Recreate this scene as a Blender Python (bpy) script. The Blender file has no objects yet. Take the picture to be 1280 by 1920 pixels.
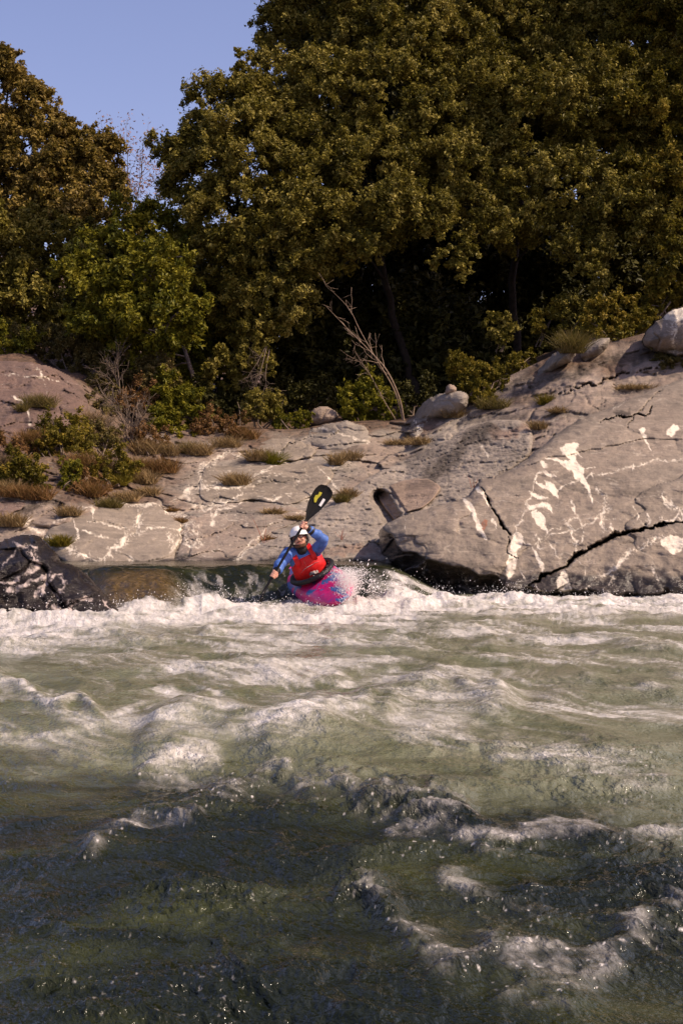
import bpy, bmesh, math, random
import numpy as np
from mathutils import Vector, Matrix

random.seed(7)
R = math.radians
S = bpy.context.scene
COL = S.collection

# ------------------------------------------------------------------ camera, sky, sun, exposure
cam_d = bpy.data.cameras.new("camera")
cam = bpy.data.objects.new("camera", cam_d)
COL.objects.link(cam)
cam.location = (0, 0, 1.0)
cam.rotation_euler = (R(90), 0, 0)
cam_d.sensor_fit = 'VERTICAL'
cam_d.sensor_height = 36.0
cam_d.lens = 36.0 * 2600 / 1920
cam_d.clip_start = 0.05
cam_d.clip_end = 2000
S.camera = cam

SUN_EL, SUN_AZ = 45.0, 73.0          # azimuth: degrees to the right of straight behind the camera
sun_vec = Vector((math.sin(R(SUN_AZ)) * math.cos(R(SUN_EL)), -math.cos(R(SUN_AZ)) * math.cos(R(SUN_EL)), math.sin(R(SUN_EL))))
sun_d = bpy.data.lights.new("sun", 'SUN')
sun_d.energy = 5.0
sun_d.angle = R(0.5)
sun_d.color = (1.0, 0.83, 0.63)
sun = bpy.data.objects.new("sun", sun_d)
COL.objects.link(sun)
sun.location = (20, -20, 30)
sun.rotation_euler = sun_vec.to_track_quat('Z', 'Y').to_euler()

world = bpy.data.worlds.new("World")
S.world = world
world.use_nodes = True
wn = world.node_tree
wn.nodes.clear()
wo = wn.nodes.new('ShaderNodeOutputWorld')
wb = wn.nodes.new('ShaderNodeBackground')
ws = wn.nodes.new('ShaderNodeTexSky')
ws.sky_type = 'NISHITA'
ws.sun_disc = False
ws.sun_elevation = R(SUN_EL)
ws.sun_rotation = R(180 - SUN_AZ)
ws.air_density = 1.0
ws.dust_density = 1.6
ws.ozone_density = 2.0
wm = wn.nodes.new('ShaderNodeMix')
wm.data_type = 'RGBA'
wm.blend_type = 'MULTIPLY'
wm.inputs[0].default_value = 1.0
wm.inputs[7].default_value = (1.20, 0.95, 1.06, 1)
wn.links.new(ws.outputs[0], wm.inputs[6])
wn.links.new(wm.outputs[2], wb.inputs[0])
wb.inputs[1].default_value = 0.14
wn.links.new(wb.outputs[0], wo.inputs[0])

S.view_settings.view_transform = 'Standard'
S.view_settings.look = 'None'
S.view_settings.exposure = 0.2
S.view_settings.gamma = 1.0
S.cycles.max_bounces = 6
S.cycles.diffuse_bounces = 2
S.cycles.glossy_bounces = 3
S.cycles.transmission_bounces = 4
S.cycles.sample_clamp_indirect = 4.0

# ------------------------------------------------------------------ numpy noise
_rs = np.random.RandomState(11)
_perm = _rs.permutation(256).astype(np.int64)
_perm = np.concatenate([_perm, _perm, _perm])
_g = _rs.normal(size=(256, 3))
_g /= np.linalg.norm(_g, axis=1)[:, None]
_g = _g.astype(np.float32)


def pn(x, y, z=0.0):
    """gradient noise, about -0.8..0.8"""
    x, y, z = np.broadcast_arrays(np.asarray(x, np.float64), np.asarray(y, np.float64), np.asarray(z, np.float64))
    xi, yi, zi = np.floor(x).astype(np.int64), np.floor(y).astype(np.int64), np.floor(z).astype(np.int64)
    fx, fy, fz = (x - xi).astype(np.float32), (y - yi).astype(np.float32), (z - zi).astype(np.float32)
    ux, uy, uz = (f * f * f * (f * (f * 6 - 15) + 10) for f in (fx, fy, fz))
    xi &= 255; yi &= 255; zi &= 255
    out = 0
    for dx in (0, 1):
        for dy in (0, 1):
            for dz in (0, 1):
                h = _perm[_perm[_perm[xi + dx] + yi + dy] + zi + dz]
                g = _g[h]
                d = g[..., 0] * (fx - dx) + g[..., 1] * (fy - dy) + g[..., 2] * (fz - dz)
                out = out + d * (ux if dx else 1 - ux) * (uy if dy else 1 - uy) * (uz if dz else 1 - uz)
    return out * 1.5


def fbm(x, y, z=0.0, o=4, lac=2.03, gain=0.5):
    a, f, s = 1.0, 1.0, 0.0
    for k in range(o):
        s = s + a * pn(x * f + 17.3 * k, y * f - 9.1 * k, z * f + 3.7 * k)
        a *= gain
        f *= lac
    return s


def ridged(x, y, z=0.0, o=3):
    a, f, s = 1.0, 1.0, 0.0
    for k in range(o):
        s = s + a * (1 - 2.2 * np.abs(pn(x * f + 31.7 * k, y * f + 5.3 * k, z * f)))
        a *= 0.5
        f *= 2.1
    return s * 0.6


def voro(x, y, seed=0):
    """F1, F2, cell value, offset from the cell point"""
    xi, yi = np.floor(x).astype(np.int64), np.floor(y).astype(np.int64)
    f1 = np.full(x.shape, 9.0); f2 = np.full(x.shape, 9.0); cid = np.zeros(x.shape, np.int64)
    ox = np.zeros(x.shape); oy = np.zeros(x.shape)
    for dx in (-1, 0, 1):
        for dy in (-1, 0, 1):
            cx, cy = xi + dx, yi + dy
            h = _perm[_perm[(cx + seed * 37) & 255] + (cy & 255)]
            h2 = _perm[h + 71]
            px, py = cx + 0.1 + 0.8 * h / 255.0, cy + 0.1 + 0.8 * h2 / 255.0
            d = np.hypot(x - px, y - py)
            n = d < f1
            f2 = np.where(n, f1, np.minimum(f2, d))
            f1 = np.where(n, d, f1)
            cid = np.where(n, h, cid)
            ox = np.where(n, x - px, ox); oy = np.where(n, y - py, oy)
    return f1, f2, cid, ox, oy


def unit(v): return v / (np.linalg.norm(v, axis=-1, keepdims=True) + 1e-9)


def sstep(a, b, x):
    t = np.clip((x - a) / (b - a), 0, 1)
    return t * t * (3 - 2 * t)


# ------------------------------------------------------------------ geometry helpers
F = 2600.0


def P(px, py, Y):
    """the place at depth Y behind a point of the photograph"""
    return Vector(((px - 640) / F * Y, Y, 1.0 - (py - 960) / F * Y))


def PA(px, py, Y):
    return np.stack([(px - 640) / F * Y, Y + 0 * px, 1.0 - (py - 960) / F * Y], -1)


def mesh_np(name, co, faces, mat=None, parent=None, attrs=None, smooth=True, mats=None):
    me = bpy.data.meshes.new(name)
    co = np.asarray(co, np.float32).reshape(-1, 3)
    faces = np.asarray(faces, np.int32)
    k = faces.shape[1]
    me.vertices.add(len(co))
    me.vertices.foreach_set("co", co.ravel())
    me.loops.add(faces.size)
    me.loops.foreach_set("vertex_index", faces.ravel())
    me.polygons.add(len(faces))
    me.polygons.foreach_set("loop_start", np.arange(0, faces.size, k, dtype=np.int32))
    me.polygons.foreach_set("loop_total", np.full(len(faces), k, np.int32))
    me.polygons.foreach_set("use_smooth", np.full(len(faces), bool(smooth)))
    me.update(calc_edges=True)
    for an, av in (attrs or {}).items():
        a = me.attributes.new(an, 'FLOAT', 'POINT')
        a.data.foreach_set("value", np.asarray(av, np.float32).ravel())
    o = bpy.data.objects.new(name, me)
    COL.objects.link(o)
    if mat:
        me.materials.append(mat)
    if parent:
        o.parent = parent
    return o


def grid_faces(nr, nc):
    i = np.arange(nr - 1)[:, None] * nc + np.arange(nc - 1)[None, :]
    return np.stack([i, i + 1, i + nc + 1, i + nc], -1).reshape(-1, 4)


def tag(o, label=None, cat=None, group=None, kind=None):
    if label: o['label'] = label
    if cat: o['category'] = cat
    if group: o['group'] = group
    if kind: o['kind'] = kind
    return o


def empty(name, loc):
    o = bpy.data.objects.new(name, None)
    COL.objects.link(o)
    o.location = loc
    o.empty_display_size = 0.1
    return o


def adopt(root, o):
    """parent o (built in world coordinates) to root"""
    o.parent = root
    o.matrix_parent_inverse = Matrix.Translation(-Vector(root.location))
    return o


def tube_np(pts, rad, n=6):
    pts = np.asarray(pts, float); rad = np.broadcast_to(np.asarray(rad, float), (len(pts),))
    t = np.gradient(pts, axis=0)
    t /= np.linalg.norm(t, axis=1)[:, None] + 1e-9
    ref = np.array([0.0, 0, 1]) if abs(t[:, 2]).mean() < 0.8 else np.array([0, 1.0, 0])
    u = np.cross(t, ref); u /= np.linalg.norm(u, axis=1)[:, None] + 1e-9
    v = np.cross(t, u)
    a = np.arange(n) / n * 2 * np.pi
    co = pts[:, None] + rad[:, None, None] * (np.cos(a)[None, :, None] * u[:, None] + np.sin(a)[None, :, None] * v[:, None])
    m = len(pts)
    i = np.arange(m - 1)[:, None] * n + np.arange(n)[None]
    j = np.arange(m - 1)[:, None] * n + (np.arange(n)[None] + 1) % n
    f = np.stack([i, j, j + n, i + n], -1).reshape(-1, 4)
    co = co.reshape(-1, 3)
    cap = []
    for base in (0, (m - 1) * n):
        c = len(co)
        co = np.vstack([co, pts[0 if base == 0 else -1][None]])
        for k in range(0, n):
            cap.append([base + k, base + (k + 1) % n, c, c])
    return co, np.vstack([f, np.array(cap)])


def icos(r=1.0, sub=3):
    bm = bmesh.new(); bmesh.ops.create_icosphere(bm, subdivisions=sub, radius=r)
    co = np.array([v.co[:] for v in bm.verts]); f = np.array([[v.index for v in q.verts] + [q.verts[-1].index] for q in bm.faces])
    bm.free()
    return co, f


class Bag:
    """collects pieces of ONE mesh"""
    def __init__(self):
        self.c, self.f, self.n = [], [], 0
        self.a = {}

    def add(self, co, f, **attrs):
        self.c.append(np.asarray(co, float)); self.f.append(np.asarray(f) + self.n)
        self.n += len(co)
        for k, v in attrs.items():
            self.a.setdefault(k, []).append(np.broadcast_to(np.asarray(v, float), (len(co),)))

    def tube(self, pts, rad, n=6, **a):
        self.add(*tube_np(pts, rad, n), **a)

    def build(self, name, mat, parent=None, smooth=True):
        co = np.vstack(self.c); f = np.vstack(self.f)
        tri = f[:, 2] == f[:, 3]
        o = mesh_np(name, co, f, mat, None, {k: np.concatenate(v) for k, v in self.a.items()}, smooth) if not tri.any() else self._mixed(name, co, f, tri, mat, smooth)
        if parent: adopt(parent, o)
        return o

    def _mixed(self, name, co, f, tri, mat, smooth):
        me = bpy.data.meshes.new(name)
        me.from_pydata(co.tolist(), [], [list(q[:3]) if t else list(q) for q, t in zip(f.tolist(), tri)])
        me.polygons.foreach_set("use_smooth", np.full(len(f), bool(smooth)))
        for k, v in self.a.items():
            me.attributes.new(k, 'FLOAT', 'POINT').data.foreach_set("value", np.concatenate(v).astype(np.float32))
        me.update()
        if mat: me.materials.append(mat)
        o = bpy.data.objects.new(name, me)
        COL.objects.link(o)
        return o


def catmull(pts, k=6, closed=False):
    pts = np.asarray(pts, float)
    n = len(pts)
    out = []
    for i in range(n if closed else n - 1):
        p0, p1, p2, p3 = (pts[(i + d) % n] if closed else pts[min(max(i + d, 0), n - 1)] for d in (-1, 0, 1, 2))
        for t in np.arange(k) / k:
            out.append(0.5 * ((2 * p1) + (-p0 + p2) * t + (2 * p0 - 5 * p1 + 4 * p2 - p3) * t * t + (-p0 + 3 * p1 - 3 * p2 + p3) * t ** 3))
    if not closed: out.append(pts[-1])
    return np.array(out)


def seg_dist(px, py, line, closed=False, width=None):
    """distance of every point to a polyline (and the polyline's width there)"""
    line = np.asarray(line, float)
    n = len(line)
    d = np.full(px.shape, 1e9); tt = np.zeros(px.shape)
    for i in range(n if closed else n - 1):
        a, b = line[i], line[(i + 1) % n]
        ab = b - a
        L = ab @ ab + 1e-9
        t = np.clip(((px - a[0]) * ab[0] + (py - a[1]) * ab[1]) / L, 0, 1)
        e = np.hypot(px - a[0] - t * ab[0], py - a[1] - t * ab[1])
        m = e < d
        d = np.where(m, e, d)
        tt = np.where(m, (i + t) / max(n - 1, 1), tt)
    return d, tt


def in_poly(px, py, poly):
    r = np.zeros(px.shape, bool)
    n = len(poly)
    for i in range(n):
        (x1, y1), (x2, y2) = poly[i], poly[(i + 1) % n]
        if y1 == y2: continue
        c = ((y1 > py) != (y2 > py)) & (px < (x2 - x1) * (py - y1) / (y2 - y1) + x1)
        r ^= c
    return r


# ------------------------------------------------------------------ materials
def new_mat(name):
    m = bpy.data.materials.new(name)
    m.use_nodes = True
    nt = m.node_tree
    return m, nt, nt.nodes['Principled BSDF']


def N(nt, kind, **kw):
    n = nt.nodes.new(kind)
    for k, v in kw.items():
        if k.startswith('i_'):
            n.inputs[int(k[2:]) if k[2:].isdigit() else k[2:].replace('_', ' ')].default_value = v
        else:
            setattr(n, k, v)
    return n


def mixc(nt, fac, a, b, mode='MIX'):
    m = N(nt, 'ShaderNodeMix', data_type='RGBA', blend_type=mode)
    for i, v in ((0, fac), (6, a), (7, b)):
        if hasattr(v, 'is_linked') or isinstance(v, bpy.types.NodeSocket):
            nt.links.new(v, m.inputs[i])
        else:
            m.inputs[i].default_value = v if i == 0 else (*v, 1)
    return m.outputs[2]


def mathn(nt, op, a, b=None, clamp=False):
    m = N(nt, 'ShaderNodeMath', operation=op, use_clamp=clamp)
    for i, v in ((0, a), (1, b)):
        if v is None: continue
        if isinstance(v, bpy.types.NodeSocket): nt.links.new(v, m.inputs[i])
        else: m.inputs[i].default_value = v
    return m.outputs[0]


def noise(nt, vec, scale, detail=6, rough=0.55, dist=0.0):
    n = N(nt, 'ShaderNodeTexNoise')
    n.inputs['Scale'].default_value = scale
    n.inputs['Detail'].default_value = detail
    n.inputs['Roughness'].default_value = rough
    n.inputs['Distortion'].default_value = dist
    if vec is not None: nt.links.new(vec, n.inputs['Vector'])
    return n.outputs[0]


def remap(nt, v, a, b, c=0.0, d=1.0):
    m = N(nt, 'ShaderNodeMapRange', interpolation_type='SMOOTHSTEP')
    nt.links.new(v, m.inputs[0])
    for i, q in enumerate((a, b, c, d)): m.inputs[i + 1].default_value = q
    return m.outputs[0]


def attr(nt, name):
    return N(nt, 'ShaderNodeAttribute', attribute_name=name).outputs['Fac']


def mapping(nt, scale=(1, 1, 1), rot=(0, 0, 0)):
    tc = N(nt, 'ShaderNodeTexCoord')
    mp = N(nt, 'ShaderNodeMapping')
    mp.inputs['Scale'].default_value = scale
    mp.inputs['Rotation'].default_value = rot
    nt.links.new(tc.outputs['Object'], mp.inputs[0])
    return mp.outputs[0]


def rock_mat(name, base, alt, warm=(0.31, 0.195, 0.135), vein=(0.75, 0.65, 0.51), rough=0.75, streak=0.0, bump=0.5, wet_shade_col=(0.024, 0.018, 0.014)):
    m, nt, b = new_mat(name)
    v = mapping(nt)
    vs = mapping(nt, (0.8, 0.8, 5.0), (0.0, R(28), 0.3))
    n1 = noise(nt, v, 0.9, 8, 0.6, 0.6)
    n2 = noise(nt, v, 7.0, 8, 0.65)
    n3 = noise(nt, v, 60.0, 4, 0.7)
    ns = noise(nt, vs, 4.0, 7, 0.65, 0.4)
    c = mixc(nt, remap(nt, n1, 0.35, 0.68), base, alt)
    c = mixc(nt, mathn(nt, 'MULTIPLY', remap(nt, ns, 0.35, 0.7), 0.35 + streak), c, tuple(x * 0.62 for x in base))
    c = mixc(nt, mathn(nt, 'MULTIPLY', remap(nt, n2, 0.3, 0.75), 0.5), c, tuple(min(1, x * 1.35) for x in alt))
    c = mixc(nt, mathn(nt, 'MULTIPLY', attr(nt, 'warm'), remap(nt, n2, 0.25, 0.6, 0.4, 0.95)), c, warm)
    # lichen, stains and dark bands
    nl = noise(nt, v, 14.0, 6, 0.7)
    st = mathn(nt, 'MULTIPLY', attr(nt, 'dark_mark'), remap(nt, nl, 0.32, 0.55, 0.45, 1.0))
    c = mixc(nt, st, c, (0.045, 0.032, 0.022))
    # small dark specks
    sp = remap(nt, noise(nt, v, 24.0, 3, 0.6), 0.66, 0.74)
    c = mixc(nt, mathn(nt, 'MULTIPLY', sp, 0.45), c, (0.07, 0.05, 0.04))
    c = mixc(nt, mathn(nt, 'MULTIPLY', remap(nt, n3, 0.35, 0.7), 0.25), c, tuple(x * 0.5 for x in base))
    hl = mathn(nt, 'ABSOLUTE', mathn(nt, 'SUBTRACT', noise(nt, v, 2.6, 7, 0.62, 0.9), 0.5))
    hl2 = mathn(nt, 'ABSOLUTE', mathn(nt, 'SUBTRACT', noise(nt, vs, 1.9, 7, 0.6, 0.5), 0.47))
    c = mixc(nt, remap(nt, hl, 0.0, 0.006, 0.55, 0.0), c, (0.06, 0.045, 0.035))
    c = mixc(nt, mathn(nt, 'MULTIPLY', remap(nt, hl2, 0.0, 0.007, 0.5, 0.0), remap(nt, n1, 0.4, 0.6)), c, (0.62, 0.52, 0.42))
    vd_ = mapping(nt, (0.9, 0.9, 4.2), (0.0, R(40), 0.25))
    n6 = noise(nt, vd_, 0.9, 8, 0.62, 0.5)
    c = mixc(nt, mathn(nt, 'MULTIPLY', remap(nt, n6, 0.52, 0.66), 0.55), c, tuple(x * 0.42 for x in base))
    n5 = noise(nt, v, 2.8, 6, 0.65, 0.3)
    c = mixc(nt, mathn(nt, 'MULTIPLY', remap(nt, n5, 0.5, 0.72), 0.4), c, tuple(x * 0.55 for x in base))
    veinf = mathn(nt, 'MULTIPLY', attr(nt, 'vein'), remap(nt, n2, 0.2, 0.5, 0.6, 1.0), True)
    c = mixc(nt, veinf, c, vein)
    c = mixc(nt, attr(nt, 'rust'), c, (0.30, 0.075, 0.02))
    wet = attr(nt, 'wet')  # wetness, plus the shade painted under the outcrop
    wet_shade_f = mathn(nt, 'MULTIPLY', wet, mathn(nt, 'SUBTRACT', 1.0, mathn(nt, 'MULTIPLY', veinf, 0.75)))
    c = mixc(nt, mathn(nt, 'MULTIPLY', wet_shade_f, remap(nt, n2, 0.2, 0.7, 1.0, 0.8)), c, wet_shade_col)  # wet rock, plus the shade painted under the outcrop
    soil = attr(nt, 'soil')
    ng = noise(nt, v, 9.0, 8, 0.7)
    sc = mixc(nt, remap(nt, ng, 0.35, 0.65), (0.05, 0.031, 0.018), (0.15, 0.085, 0.05))
    c = mixc(nt, soil, c, sc)
    nt.links.new(c, b.inputs['Base Color'])
    nt.links.new(remap(nt, wet, 0.2, 0.9, rough, 0.22), b.inputs['Roughness'])
    b.inputs['Specular IOR Level'].default_value = 0.4
    h = mathn(nt, 'ADD', mathn(nt, 'MULTIPLY', n2, 1.0), mathn(nt, 'ADD', mathn(nt, 'MULTIPLY', n3, 0.22), mathn(nt, 'MULTIPLY', ns, 0.8 + 2 * streak)))
    bp = N(nt, 'ShaderNodeBump')
    bp.inputs['Strength'].default_value = bump
    bp.inputs['Distance'].default_value = 0.05
    nt.links.new(h, bp.inputs['Height'])
    nt.links.new(bp.outputs[0], b.inputs['Normal'])
    return m


def leaf_mat(name, c1, c2, c3, trans=0.25, rough=0.5):
    """leaf colour by each leaf's own 'tint' (0..1)"""
    m, nt, b = new_mat(name)
    cr = N(nt, 'ShaderNodeValToRGB')
    cr.color_ramp.elements[0].color = (*c1, 1)
    cr.color_ramp.elements[1].color = (*c3, 1)
    e = cr.color_ramp.elements.new(0.5)
    e.color = (*c2, 1)
    nt.links.new(attr(nt, 'tint'), cr.inputs[0])
    nt.links.new(cr.outputs[0], b.inputs['Base Color'])
    b.inputs['Roughness'].default_value = rough
    b.inputs['Specular IOR Level'].default_value = 0.12
    tr = N(nt, 'ShaderNodeBsdfTranslucent')
    nt.links.new(mixc(nt, 0.5, cr.outputs[0], (0.16, 0.15, 0.02)), tr.inputs[0])
    mx = N(nt, 'ShaderNodeMixShader')
    mx.inputs[0].default_value = trans
    nt.links.new(b.outputs[0], mx.inputs[1])
    nt.links.new(tr.outputs[0], mx.inputs[2])
    nt.links.new(mx.outputs[0], nt.nodes['Material Output'].inputs[0])
    return m


def plain(name, col, rough=0.6, spec=0.4, var=0.15, scale=20, bump=0.0, coat=0.0):
    m, nt, b = new_mat(name)
    v = mapping(nt)
    n = noise(nt, v, scale, 5, 0.6)
    c = mixc(nt, remap(nt, n, 0.3, 0.7), tuple(x * (1 - var) for x in col), tuple(min(1, x * (1 + var)) for x in col))
    nt.links.new(c, b.inputs['Base Color'])
    b.inputs['Roughness'].default_value = rough
    b.inputs['Specular IOR Level'].default_value = spec
    b.inputs['Coat Weight'].default_value = coat
    if bump:
        bp = N(nt, 'ShaderNodeBump')
        bp.inputs['Strength'].default_value = bump
        bp.inputs['Distance'].default_value = 0.01
        nt.links.new(n, bp.inputs['Height'])
        nt.links.new(bp.outputs[0], b.inputs['Normal'])
    return m


M = {}
M['rock'] = rock_mat('grey_rock', (0.195, 0.160, 0.126), (0.31, 0.258, 0.204), bump=0.7)
M['rock_slab'] = rock_mat('smooth_slab_rock', (0.20, 0.160, 0.12), (0.265, 0.213, 0.16), bump=0.5)
M['rock_rough'] = rock_mat('layered_rock', (0.25, 0.205, 0.165), (0.37, 0.305, 0.245), streak=0.35, bump=0.9)
M['rock_hill'] = rock_mat('purple_rock', (0.12, 0.077, 0.06), (0.17, 0.112, 0.087), warm=(0.19, 0.10, 0.065), bump=0.8)
M['rock_brown'] = rock_mat('brown_rock', (0.245, 0.178, 0.13), (0.30, 0.222, 0.165), bump=0.7)
M['rock_wet'] = rock_mat('wet_black_rock', (0.016, 0.012, 0.011), (0.032, 0.024, 0.021), vein=(0.55, 0.45, 0.40), rough=0.25, bump=0.7, wet_shade_col=(0.012, 0.009, 0.008))
M['rock_wet'].node_tree.nodes['Principled BSDF'].inputs['Specular IOR Level'].default_value = 0.22
M['rock_ochre'] = rock_mat('wet_ochre_rock', (0.13, 0.08, 0.03), (0.22, 0.14, 0.06), rough=0.25, bump=0.5, wet_shade_col=(0.03, 0.024, 0.015))
M['bark'] = plain('grey_bark', (0.20, 0.15, 0.115), 0.85, 0.2, 0.4, 14, 0.5)
M['bark_dark'] = plain('dark_bark', (0.025, 0.018, 0.013), 0.9, 0.2, 0.4, 14, 0.5)
M['twig'] = plain('pale_twig', (0.27, 0.19, 0.13), 0.8, 0.2, 0.25, 30)
M['twig_grey'] = plain('grey_twig', (0.15, 0.11, 0.08), 0.85, 0.2, 0.25, 30)
M['oak'] = leaf_mat('oak_leaf', (0.058, 0.051, 0.008), (0.185, 0.15, 0.022), (0.34, 0.27, 0.065), 0.22)
M['oak_brown'] = leaf_mat('russet_oak_leaf', (0.075, 0.054, 0.010), (0.20, 0.138, 0.026), (0.34, 0.235, 0.07), 0.2)
M['green'] = leaf_mat('bright_green_leaf', (0.045, 0.052, 0.005), (0.145, 0.135, 0.010), (0.27, 0.225, 0.022))
M['greenbrown'] = leaf_mat('mixed_leaf', (0.06, 0.052, 0.007), (0.165, 0.132, 0.014), (0.29, 0.20, 0.03))
M['dark'] = leaf_mat('shade_darkened_leaf', (0.02, 0.02, 0.005), (0.045, 0.042, 0.009), (0.085, 0.075, 0.018), 0.05)  # darkened leaf copy; the hollow's shade is deepened by its colour
M['broom'] = leaf_mat('broom_stem', (0.08, 0.065, 0.02), (0.15, 0.115, 0.035), (0.24, 0.17, 0.06))
M['dry'] = leaf_mat('dry_grass', (0.15, 0.095, 0.04), (0.26, 0.17, 0.075), (0.38, 0.27, 0.13), 0.15, 0.7)
M['rustleaf'] = leaf_mat('rust_leaf', (0.12, 0.06, 0.022), (0.21, 0.105, 0.04), (0.30, 0.18, 0.07))
M['pinkbud'] = leaf_mat('pink_bud', (0.30, 0.16, 0.12), (0.42, 0.23, 0.18), (0.50, 0.30, 0.24))
M['redstem'] = plain('red_stem', (0.33, 0.085, 0.04), 0.6)


# ------------------------------------------------------------------ the river bank
CX = [-700, 0, 60, 150, 250, 400, 560, 640, 760, 860, 960, 1060, 1150, 1280, 2000]
CY = [600, 690, 690, 715, 790, 805, 805, 792, 790, 742, 702, 655, 640, 605, 520]


def crest(px): return np.interp(px, CX, CY)
def pyw(px): return np.interp(px, [-700, 0, 150, 700, 765, 2000], [1078, 1064, 1062, 1060, 1114, 1116])
def Yw(px): return np.interp(px, [-700, 700, 765, 2000], [18.6, 18.6, 17.4, 17.2])


def D0(px, py):
    px = np.asarray(px, float); py = np.asarray(py, float)
    v = (pyw(px) - py) / (pyw(px) - crest(px))
    y0 = Yw(px)
    return y0 + (26.0 - y0) * np.sign(v) * np.abs(v) ** 1.12


def bank_relief(px, py):
    """how far the rock stands out towards the viewer"""
    Y = D0(px, py)
    X = (px - 640) / F * Y
    s = Y * 1.15
    wx = X + 0.35 * fbm(X * 0.7, s * 0.7, 3.1, 3); wy = s + 0.35 * fbm(X * 0.7, s * 0.7, 9.4, 3)
    f1, f2, cid, ox, oy = voro(wx * 0.62 + 0.35 * wy, wy * 0.75 - 0.2 * wx, 2)
    g1, g2, cid2, qx, qy = voro(wx * 2.1 + 0.5 * wy, wy * 2.3 - 0.5 * wx, 5)
    fac = 0.22 * (cid / 255.0) + ox * (((cid * 7) % 255) / 255.0 - 0.5) * 0.35 + oy * (((cid * 13) % 255) / 255.0 - 0.4) * 0.35
    fac += 0.09 * (cid2 / 255.0) + qx * (((cid2 * 5) % 255) / 255.0 - 0.5) * 0.1
    fac -= 0.06 * np.exp(-((f2 - f1) / 0.05) ** 2) + 0.03 * np.exp(-((g2 - g1) / 0.06) ** 2)
    q = s * 0.95 - X * 0.62 + 0.45 * fbm(X * 0.6, s * 0.6, 15.0, 3)
    for fr_, am in ((0.8, 0.16), (2.1, 0.06)):
        u = q * fr_ + 0.25 * fbm(X * 1.7, s * 1.7, 19.0 + fr_, 3)
        u = u - np.floor(u)
        fac += am * (u * (1 - sstep(0.86, 1.0, u)) - 0.4) * np.clip(0.6 + 1.2 * fbm(X * 0.4, s * 0.4, 23.0 + fr_, 2), 0, 1.4)
    fac += 0.10 * fbm(X * 1.3, s * 1.3, 1.0, 4) + 0.035 * fbm(X * 7, s * 7, 2.0, 4)
    return fac, f2 - f1, g2 - g1, X, s


SURF = []


def surf(px, py):
    """depth of the rock surface seen at a point of the photograph"""
    y = float(D0(px, py) - bank_relief(np.array([float(px)]), np.array([float(py)]))[0][0])
    for x0, y0, st, arr in SURF:
        i, j = int(round((py - y0) / st)), int(round((px - x0) / st))
        if 0 <= i < arr.shape[0] and 0 <= j < arr.shape[1] and not np.isnan(arr[i, j]):
            y = min(y, float(arr[i, j]))
    return y


def paint(px, py, lines, blobs=(), wmul=0.8):
    """vein mask from lines [(pts, width)] and filled outlines"""
    wx = px + 6 * fbm(px / 24, py / 24, 0.5, 4, 2.1, 0.6); wy = py + 6 * fbm(px / 24, py / 24, 7.5, 4, 2.1, 0.6)
    wm_ = 0.7 + 1.3 * fbm(px / 18, py / 18, 4.5, 3)
    al = np.clip(0.75 + 1.1 * fbm(px / 9, py / 9, 14.5, 3), 0.1, 1)
    out = np.zeros(px.shape)
    for pts, w in lines:
        a = np.asarray(pts, float)
        sel = (px > a[:, 0].min() - 25) & (px < a[:, 0].max() + 25) & (py > a[:, 1].min() - 25) & (py < a[:, 1].max() + 25)
        if not sel.any(): continue
        d, t = seg_dist(wx[sel], wy[sel], catmull(a, 5))
        ww = (w * wmul if w < 12 else w) * 0.5 * np.clip(wm_[sel], 0.05, 2.2) * (0.4 + 0.6 * np.sin(np.pi * np.clip(t, 0.04, 0.96)))
        core = (1 - sstep(ww - 0.5, ww + 1.1, d)) * al[sel]
        if 5 <= w < 12:      # a loose fringe of hair veins beside the thick ones
            fr = np.abs(fbm(px[sel] / 13 + w, py[sel] / 13, 33, 3))
            core = np.maximum(core, (1 - sstep(0.02, 0.09, fr)) * (1 - sstep(w * 0.6, w * 1.5, d)) * 0.7)
        out[sel] = np.maximum(out[sel], core)
    for poly in blobs:
        a = catmull(poly, 3, True)
        sel = (px > a[:, 0].min() - 12) & (px < a[:, 0].max() + 12) & (py > a[:, 1].min() - 12) & (py < a[:, 1].max() + 12)
        if not sel.any(): continue
        x_ = px[sel] + 3.2 * fbm(px[sel] / 9, py[sel] / 9, 2.5, 3); y_ = py[sel] + 3.2 * fbm(px[sel] / 9, py[sel] / 9, 6.5, 3)
        ins = in_poly(x_, y_, a)
        d, _ = seg_dist(x_, y_, a, True)
        sd = np.where(ins, -d, d) + (0.9 if wmul < 0.75 else 0.0)
        out[sel] = np.maximum(out[sel], (1 - sstep(-0.5, 0.7, sd)) * np.clip(al[sel] + 0.35, 0, 1))
    return out


def bandmask(px, py, lines):
    """soft wide bands of colour along lines [(pts, width)]"""
    wx = px + 14 * fbm(px / 40, py / 40, 3.5, 4, 2.1, 0.6); wy = py + 14 * fbm(px / 40, py / 40, 9.5, 4, 2.1, 0.6)
    out = np.zeros(px.shape)
    for pts, w in lines:
        d, t = seg_dist(wx, wy, catmull(pts, 4))
        out = np.maximum(out, 1 - sstep(0.25 * w, 0.62 * w, d))
    return out


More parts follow.
